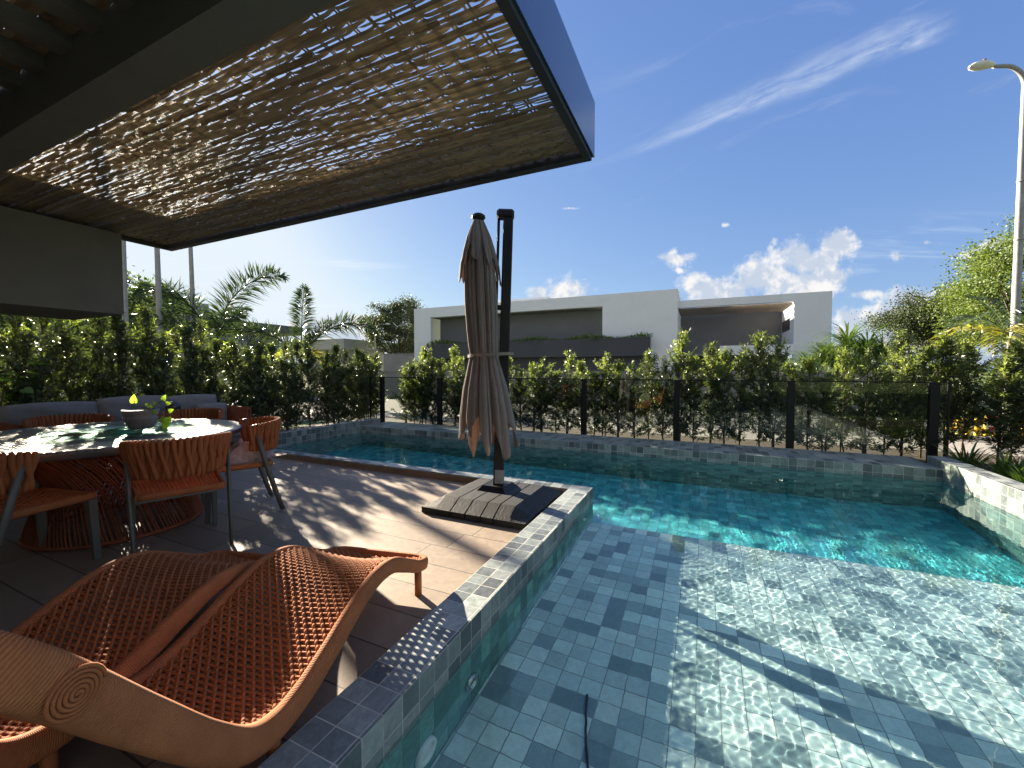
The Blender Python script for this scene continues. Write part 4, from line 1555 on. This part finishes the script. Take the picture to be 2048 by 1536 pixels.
palm('arching_palm', 'small palm with drooping yellow green fronds by the lamp post', (4.96, 10.4, GZ), 1.95, [
    (A_L, 1.0, 1.25, 2.3, 46, .42, .02, 0, .12), (A_L + .6, .6, 1.2, 2.3, 46, .42, .02, 1, .12), (A_R, 1.2, 1.3, 1.4, 40, .4, .02, 0, .12),
    (A_L - .5, .75, 1.15, 2.4, 44, .42, .02, 1, .12), (A_R - .6, .5, 1.1, 1.6, 40, .4, .02, 0, .12), (A_F, 1.3, 1.2, 1.0, 40, .38, .02, 0, .12), (A_F + PI, 1.0, 1.1, 1.9, 40, .4, .02, 0, .12)], pm, None, .04)

# tall royal palms, trunks seen under the pergola roof
for k, (x, y, d_, lb) in enumerate([(-18.8, 8.58, .125, 'tall pale palm trunk left of the pergola roof corner'), (-18.9, 9.79, .115, 'tall pale palm trunk right of the pergola roof corner'),
                                    (-11.2, 4.51, .07, 'slim pale palm trunk at the edge of the hanging wall block')]):
    o = thing('royal_palm', lb, 'palm', (x, y, GZ), 0, 'tall palms beyond the street')
    n = 14
    zz = np.linspace(0, 9.0, n)
    MB().tube(np.stack([.05 * np.sin(zz * .4 + k), .04 * np.sin(zz * .3), zz], -1), d_ * .68 * np.interp(zz, [0, 1, 4, 9], [1.3, 1.05, 1.1, .75]), 14).build('trunk', M['bark_pale'], o, True)
    mb = MB()
    for q in range(11):
        frond(mb, (.05 * math.sin(3.6 + k), .04 * math.sin(2.7), 8.9), q * 2.4, 1.3 - .09 * q, 2.6, 1.5, 34, .5, .04, 0, .5, q)
    mb.build('crown', pm, o, True)


def tree(name, label, loc, h, crown_r, crown_h, trunk_r, nclump, nleaf, ls_, mi, seed, group=None, flat=1.0, lows=.35):
    r = np.random.default_rng(seed)
    o = thing(name, label, 'tree', loc, 0, group)
    tr = MB()
    zc = h - crown_h
    tr.tube([(0, 0, 0), (r.normal(0, .05), r.normal(0, .05), zc * .5), (r.normal(0, .1), r.normal(0, .1), zc + .2 * crown_h)], [trunk_r * 1.25, trunk_r, trunk_r * .75], 10)
    lf = MB()
    for k in range(nclump):
        # clumps biased to the outer shell of an irregular crown
        dv = r.normal(size=3)
        dv /= np.linalg.norm(dv)
        rad_ = r.uniform(.45, 1) ** .6 * (1 + .16 * math.sin(3 * math.atan2(dv[1], dv[0]) + seed) + .1 * r.normal())
        c_ = np.array((dv[0] * crown_r * rad_, dv[1] * crown_r * rad_, zc + crown_h * (.5 + .5 * dv[2] * rad_ * flat)))
        if c_[2] < zc + crown_h * .05 and r.uniform() > lows:
            c_[2] = zc + crown_h * r.uniform(.15, .5)
        cs_ = crown_r * r.uniform(.13, .27)
        if k % 4 == 0:
            p0 = np.array((0, 0, zc * r.uniform(.75, 1.1)))
            md = p0 * .45 + c_ * .55 + np.array((0, 0, -.08 * crown_h))
            tr.tube([p0, md, c_], [trunk_r * .45, trunk_r * .25, trunk_r * .08], 6)
        P_ = c_ + r.normal(0, 1, (nleaf, 3)) * cs_ * np.array((.62, .62, .42))
        D = r.normal(0, 1, (nleaf, 3)) + (P_ - c_) / cs_ * .8
        lf.leaves(P_, D, r.uniform(.6, 1.2, nleaf) * ls_, r.uniform(.4, .6, nleaf) * ls_, 0)
    tr.build('trunk', M['bark'], o, True)
    lf.build('crown', M[mi], o, True)
    return o


tree('broadleaf_tree', 'dark round tree with sky gaps left of the white house', (-25.5, 30.5, GZ), 7.9, 2.7, 5.4, .18, 150, 190, .18, 'tree_dark', 3)
tree('broadleaf_tree', 'dark olive round topped tree left of the lamp post', (20.6, 52.5, GZ), 8.8, 4.2, 5.6, .25, 150, 260, .22, 'tree_dark', 5, None, .9)
tree('feathery_tree', 'large bright green tree behind the lamp post at the right edge', (16.4, 31.5, GZ), 9.3, 3.6, 7.2, .22, 190, 250, .17, 'tree_bright', 8)
tree('broadleaf_tree', 'dark tree peeking out beside the hanging wall block', (-23.5, 9.4, GZ), 5.7, 2.0, 3.6, .15, 80, 100, .2, 'tree_leaf', 12)
tree('broadleaf_tree', 'shady dark tree under the hanging wall block at the far left', (-14.6, 3.6, GZ), 3.3, 1.9, 2.7, .1, 90, 110, .16, 'tree_leaf', 13)

# pony-tail plant in front of the house
o = thing('pony_tail_palm', 'bushy plant with long drooping thin leaves before the white house', 'plant', (4.9, 18.9, GZ))
MB().tube([(0, 0, 0), (.05, 0, .5), (0, .05, 1.4)], [.28, .2, .12], 12).tube([(0, .05, 1.2), (.5, 0, 1.9)], [.1, .07], 8).tube([(0, .05, 1.2), (-.6, 0, 1.7)], [.1, .07], 8).tube([(0, 0, 1.2), (.05, .4, 2.1)], [.1, .07], 8).build('trunk', M['bark'], o, True)
mb = MB()
for (cx_, cy_, cz_) in ((.55, 0, 1.95), (-.7, 0, 1.65), (.0, .1, 2.2), (-1.2, .1, 1.3), (1.0, .1, 1.7), (.3, -.4, 1.7), (-.4, -.4, 1.5)):
    for k in range(230):
        a = rng.uniform(0, 2 * PI)
        e = rng.uniform(.2, 1.45)
        L_ = rng.uniform(1.0, 1.7)
        s = np.linspace(0, 1, 6)
        ee = e - s ** 1.3 * rng.uniform(1.6, 2.6)
        hx = np.concatenate([[0], np.cumsum(np.cos(ee[:-1]) * L_ / 5)])
        hz = np.concatenate([[0], np.cumsum(np.sin(ee[:-1]) * L_ / 5)])
        P_ = np.array((cx_, cy_, cz_)) + hx[:, None] * np.array((math.cos(a), math.sin(a), 0)) + hz[:, None] * np.array((0, 0, 1))
        sd3 = np.array((-math.sin(a), math.cos(a), 0)) * .017
        wdt = np.array([1, 1.1, 1, .9, .6, .1])[:, None]
        mb.grid(np.stack([P_ - sd3 * wdt, P_ + sd3 * wdt], 0), 0, False)
mb.build('foliage', M['strap'], o, True)


# strap-leaf clumps behind the right-hand pool wall
def strap_clump(seed, n=46, L=.55):
    r = np.random.default_rng(seed)
    mb = MB()
    for k in range(n):
        a = r.uniform(0, 2 * PI)
        e = r.uniform(.75, 1.5)
        l_ = L * r.uniform(.6, 1.15)
        s = np.linspace(0, 1, 6)
        ee = e - s ** 1.5 * r.uniform(.2, 1.5)
        hx = np.concatenate([[0], np.cumsum(np.cos(ee[:-1]) * l_ / 5)]) + r.uniform(0, .05)
        hz = np.concatenate([[0], np.cumsum(np.sin(ee[:-1]) * l_ / 5)])
        P_ = hx[:, None] * np.array((math.cos(a), math.sin(a), 0)) + hz[:, None] * np.array((0, 0, 1))
        sd3 = np.array((-math.sin(a), math.cos(a), 0)) * r.uniform(.010, .017)
        wdt = np.array([.8, 1.1, 1.1, .9, .6, .05])[:, None]
        mb.grid(np.stack([P_ - sd3 * wdt, P_ + sd3 * wdt], 0), 0, True)
    return mb


SP = [tag(strap_clump(70 + k).build('strap_leaf_plant', M['strap']), 'clump of arching strap leaves in the bed behind the right pool wall', 'plant', 'strap leaf clumps by the pool wall') for k in range(4)]
spots = [(3.15 + .30 * i + rnd.uniform(-.08, .08), y_ + rnd.uniform(-.12, .12)) for y_ in (4.6, 4.95, 5.3, 5.65, 6.0, 6.35, 6.7, 7.05) for i in range(4)]
for k, (x, y) in enumerate(spots):
    o = SP[k] if k < 4 else copy_tree(SP[k % 4])
    o.location = (x, y, -.06)
    o.rotation_euler = (0, 0, rnd.uniform(0, 6.28))
    q = rnd.uniform(.6, .95)
    o.scale = (q, q, q)

# bright broad-leaved plant at the far left
o = thing('broadleaf_plant', 'bright green large leaved plant behind the left sofa arm', 'plant', (-7.55, 1.75, -.06))
mb = MB()
for k in range(4):
    mb.tube([(k * .08 - .1, 0, 0), (k * .12 - .15, .05, .8), (k * .2 - .3, .1, 1.35)], [.012, .01, .005], 6)
mb.build('stem', M['twig'], o, True)
mb = MB()
for k in range(120):
    z = rng.uniform(.3, 1.45)
    a = rng.uniform(0, 2 * PI)
    rr2 = rng.uniform(.05, .42)
    p = (rr2 * math.cos(a), rr2 * math.sin(a), z)
    heart(mb, p, (math.cos(a), math.sin(a), rng.uniform(-.8, .3)), (rng.normal(0, .4), rng.normal(0, .4), 1), rng.uniform(.08, .16))
mb.build('foliage', M['broad'], o, True)

# ================================================================ white house across the street
hs = thing('white_house', 'white modern two storey house with dark planter and recessed terrace', 'house', (-7, 26, GZ))
Y0 = 26.0
zl, zr = 6.03, 5.40
mb = MB()
mb.box(-20.4, -1.30, Y0, Y0 + .35, 5.30, zl)                       # roof band of left wing
mb.box(-20.4, -18.85, Y0, Y0 + .35, -.12, 5.30)                    # left frame
mb.box(-5.70, -1.30, Y0 - .02, Y0 + .33, -.12, 5.30)               # centre mass
mb.box(-20.4, -20.1, Y0 + .35, Y0 + 9, -.12, zl)
mb.box(-20.1, -1.30, Y0 + .35, Y0 + 9, zl - .25, zl)
mb.box(-1.65, -1.30, Y0 + .35, Y0 + 9, -.12, zl - .25)
mb.box(-1.30, 6.15, Y0 + .5, Y0 + .8, 4.98, zr)
mb.box(4.50, 6.15, Y0 + .5, Y0 + .8, -.12, 4.98)
mb.box(5.90, 6.15, Y0 + .8, Y0 + 9, -.12, zr)
mb.box(4.50, 4.75, Y0 + .8, Y0 + 4.2, 2.2, 4.98)
mb.box(-14.2, -9.8, Y0 + 1.2, Y0 + 5, zl, zl + .38)
mb.build('wall', M['white_wall'], hs)
MB().box(.95, 4.50, Y0 + .3, Y0 + .5, 2.12, 2.66).build('balcony', M['white_wall'], hs)
mb = MB().box(-18.85, -5.70, Y0 + 1.3, Y0 + 1.6, -.12, 5.30).box(-1.30, 4.50, Y0 + 4.2, Y0 + 4.5, -.12, 4.98)
mb.box(-18.85, -5.7, Y0 + .35, Y0 + 1.3, 5.26, 5.30)
mb.build('recessed_wall', M['grey_wall'], hs)
MB().box(-18.7, -2.78, Y0 - .75, Y0 - .05, 2.12, 3.22).build('planter', M['planter'], hs)
for k in range(9):
    y = Y0 + .95 + k * .36
    MB().box(-1.3, 4.5, y, y + .09, 4.86, 4.99).build('slat', M['wood_slat'], hs)
MB().box(-1.3, 5.9, Y0 + 4.4, Y0 + 9, zr - .2, zr - .01).build('roof', M['white_wall'], hs)
MB().box(2.9, 3.75, Y0 + 4.17, Y0 + 4.2, 2.3, 3.55).build('door', M['dark_glass'], hs)
MB().box(4.47, 4.5, Y0 + 1.6, Y0 + 3.9, 3.55, 4.2).build('window', M['dark_glass'], hs)
mb = MB().box(-18.7, -2.78, Y0 - .3, Y0 - .1, -.12, 2.12).box(-1.30, 4.5, Y0 + 2.0, Y0 + 2.2, -.12, 2.12)
mb.build('ground_floor_wall', M['planter'], hs)
MB().box(-1.2, 4.5, Y0 + 1.0, Y0 + 4.2, 2.12, 2.26).build('terrace_floor', M['grey_wall'], hs)
MB().lathe([(.14, 0), (.14, .18), (.3, .19), (.3, .26), (.001, .27)], 14, (-4.1, Y0 + 2, zl)).build('roof_vent', M['galv'], hs)
mb = MB()
n = 2600
P_ = np.stack([rng.uniform(-18.6, -2.85, n), rng.uniform(Y0 - .73, Y0 - .1, n), np.full(n, 3.2)], -1)
D = rng.normal(0, .5, (n, 3)) + np.array((0, 0, .9))
D[::7] = rng.normal(0, .4, (len(D[::7]), 3)) + np.array((0, -.8, -.3))
mb.leaves(P_, D, rng.uniform(.15, .42, n) * (1 + .5 * np.sin(P_[:, 0] * 1.7)), .04, 0, bend=.2)
o = mb.build('planter_grass', M['grass_blade'])
o['kind'] = 'stuff'
o['label'] = 'low green plants spilling along the dark planter of the white house'
o['category'] = 'plants'

pw = thing('perimeter_wall', 'long low grey rendered wall in front of the white house', 'wall', (-7, 17, GZ))
MB().box(-19.4, 5.25, 17.0, 17.2, -.12, 1.19).build('wall', M['perim'], pw)
MB().box(-19.45, 5.3, 16.96, 17.24, 1.19, 1.24).build('wall_cap', M['pavement'], pw)

# houses at the left
lh = thing('flat_roof_house', 'grey flat roofed house behind the feathery palms', 'house', (-34, 18, GZ))
MB().box(-40, -30.6, 12.5, 22.0, -.12, 4.1).build('wall', M['left_house'], lh)
MB().box(-41, -29.6, 12.0, 23.4, 4.1, 4.75).build('roof_slab', M['left_house_dark'], lh)
MB().box(-39, -31.5, 12.6, 17.4, 4.75, 5.9).build('upper_wall', M['left_house'], lh)
for y in (13.5, 17.0, 19.5):
    MB().box(-30.62, -30.56, y, y + 1.6, 1.2, 3.4).build('window', M['dark_glass'], lh)
lh = thing('garden_pavilion', 'small low flat roofed pavilion left of the dark round tree', 'building', (-33, 31, GZ))
MB().box(-36, -30.6, 29.0, 34, -.12, 3.2).build('wall', M['left_house'], lh)
MB().box(-38, -29.6, 27.6, 35, 3.2, 4.15).build('roof_slab', M['left_house'], lh)
MB().box(-30.62, -30.56, 30, 33, .4, 2.7).build('window', M['dark_glass'], lh)
nb = thing('boundary_wall', 'tall grey wall between the round tree and the white house', 'wall', (-22.4, 27.5, GZ))
MB().box(-24.6, -20.42, 27.2, 27.5, -.12, 2.6).build('wall', M['perim'], nb)
MB().box(-24.65, -20.42, 27.15, 27.55, 2.6, 2.66).build('wall_cap', M['pavement'], nb)


# ================================================================ street lamps
def street_lamp(loc, H, ang, r0, arm, label, sc=1.0):
    o = thing('street_lamp', label, 'street lamp', loc, 0, 'street lamps')
    D = np.array((math.cos(ang), math.sin(ang), 0))
    zz = np.linspace(0, H - arm * .62, 12)
    pts = [(0, 0, z) for z in zz]
    a = np.linspace(0, R(96), 14)[1:]
    rA = arm * .62
    for q in a:
        p = D * (rA * (1 - math.cos(q))) * 1.0
        pts.append((p[0], p[1], H - rA + rA * math.sin(q)))
    e = np.array(pts[-1])
    dirn = e - np.array(pts[-2])
    dirn /= np.linalg.norm(dirn)
    for f in (.5, 1.0):
        pts.append(tuple(e + dirn * (arm * .3) * f))
    k = len(pts)
    MB().tube(pts, np.concatenate([np.linspace(r0, r0 * .62, 12), np.linspace(r0 * .6, r0 * .42, k - 12)]), 14, upv=(-D[1], D[0], 0)).build('pole', M['galv'], o, True)
    for z in (1.9, 3.9, 5.0):
        MB().tube([(0, 0, z - .02), (0, 0, z + .02)], r0 * (1.08 - .05 * z), 14).build('collar', M['galv'], o, True)
    e = np.array(pts[-1])
    # cobra head
    prof = np.array([0, .12, .35, .6, .85, 1.0])
    hw = np.array([.045, .07, .105, .115, .085, .02]) * sc
    hh = np.array([.04, .06, .085, .085, .06, .015]) * sc
    L_ = .46 * sc
    sdv = np.array((-D[1], D[0], 0))
    upn = np.cross(dirn, sdv)
    upn = upn * (1 if upn[2] > 0 else -1)
    A = np.arange(14) * 2 * PI / 14
    V_ = np.array([[e + dirn * L_ * p + sdv * w_ * math.cos(q) + upn * (h_ * math.sin(q) * (1.0 if math.sin(q) > 0 else .55) + .015) for q in A] for p, w_, h_ in zip(prof, hw, hh)])
    mb = MB().grid(V_, 0, True, True)
    mb.add(V_[0], [list(range(14))])
    mb.add(V_[-1], [list(range(14))[::-1]])
    hd = mb.build('lamp_head', M['lamp_head'], o, True)
    c_ = e + dirn * L_ * .38 + upn * .085 * sc
    mb = MB().tube([c_, c_ + upn * .05 * sc, c_ + upn * .065 * sc], [.032 * sc, .030 * sc, .012 * sc], 12)
    mb.build('photocell', M['riser'], hd, True)
    return o


street_lamp((5.50, 11.3, GZ), 7.15, R(204.75), .075, .62, 'tall galvanised street lamp at the right edge with its head turned left')
street_lamp((-24.0, 25.6, GZ), 5.1, R(20), .05, .9, 'thin distant street lamp left of the dark round tree', .8)

# yellow and red street barrier seen through the shrubs
o = thing('road_barrier', 'low yellow barrier with a red and white plate behind the right shrubs', 'barrier', (5.3, 11.6, GZ), R(12))
mb = MB()
for k in range(9):
    x = -.62 + k * .155
    mb.bbox(x - .045, x + .045, -.03, .03, .05, .47 - .05 * (k % 2), .012)
mb.bbox(-.66, .66, .03, .06, .14, .22, .01).bbox(-.66, .66, .03, .06, .32, .39, .01)
mb.build('slat_panel', M['yellow'], o, True)
MB().bbox(-.03, .16, -.045, -.032, .16, .50, .004).build('plate', M['pale'], o, True)
MB().box(-.03, .16, -.049, -.0455, .40, .48).box(.0, .13, -.049, -.0455, .18, .25).build('plate_stripes', M['red'], o, True)
for x in (-.55, .55):
    MB().box(x - .03, x + .03, -.2, .2, 0, .05).build('foot', M['alu_black'], o, True)

# far tree line along the horizon
mb = MB()
n = 14000
xx = rng.uniform(-260, 330, n)
hh_ = 3.2 + 1.6 * np.sin(xx * .07) + 1.2 * np.sin(xx * .21 + 1) + .8 * np.sin(xx * .53)
P_ = np.stack([xx, 150 + rng.normal(0, 4, n), np.clip(rng.uniform(0, 1, n) ** .7, 0, 1) * np.maximum(hh_, 1.2)], -1)
mb.leaves(P_, rng.normal(0, 1, (n, 3)), rng.uniform(.8, 2.0, n), rng.uniform(.5, 1.2, n), 0)
o = mb.build('treeline', M['tree_leaf'])
o['kind'] = 'stuff'
o['label'] = 'far low band of trees along the horizon'
o['category'] = 'trees'
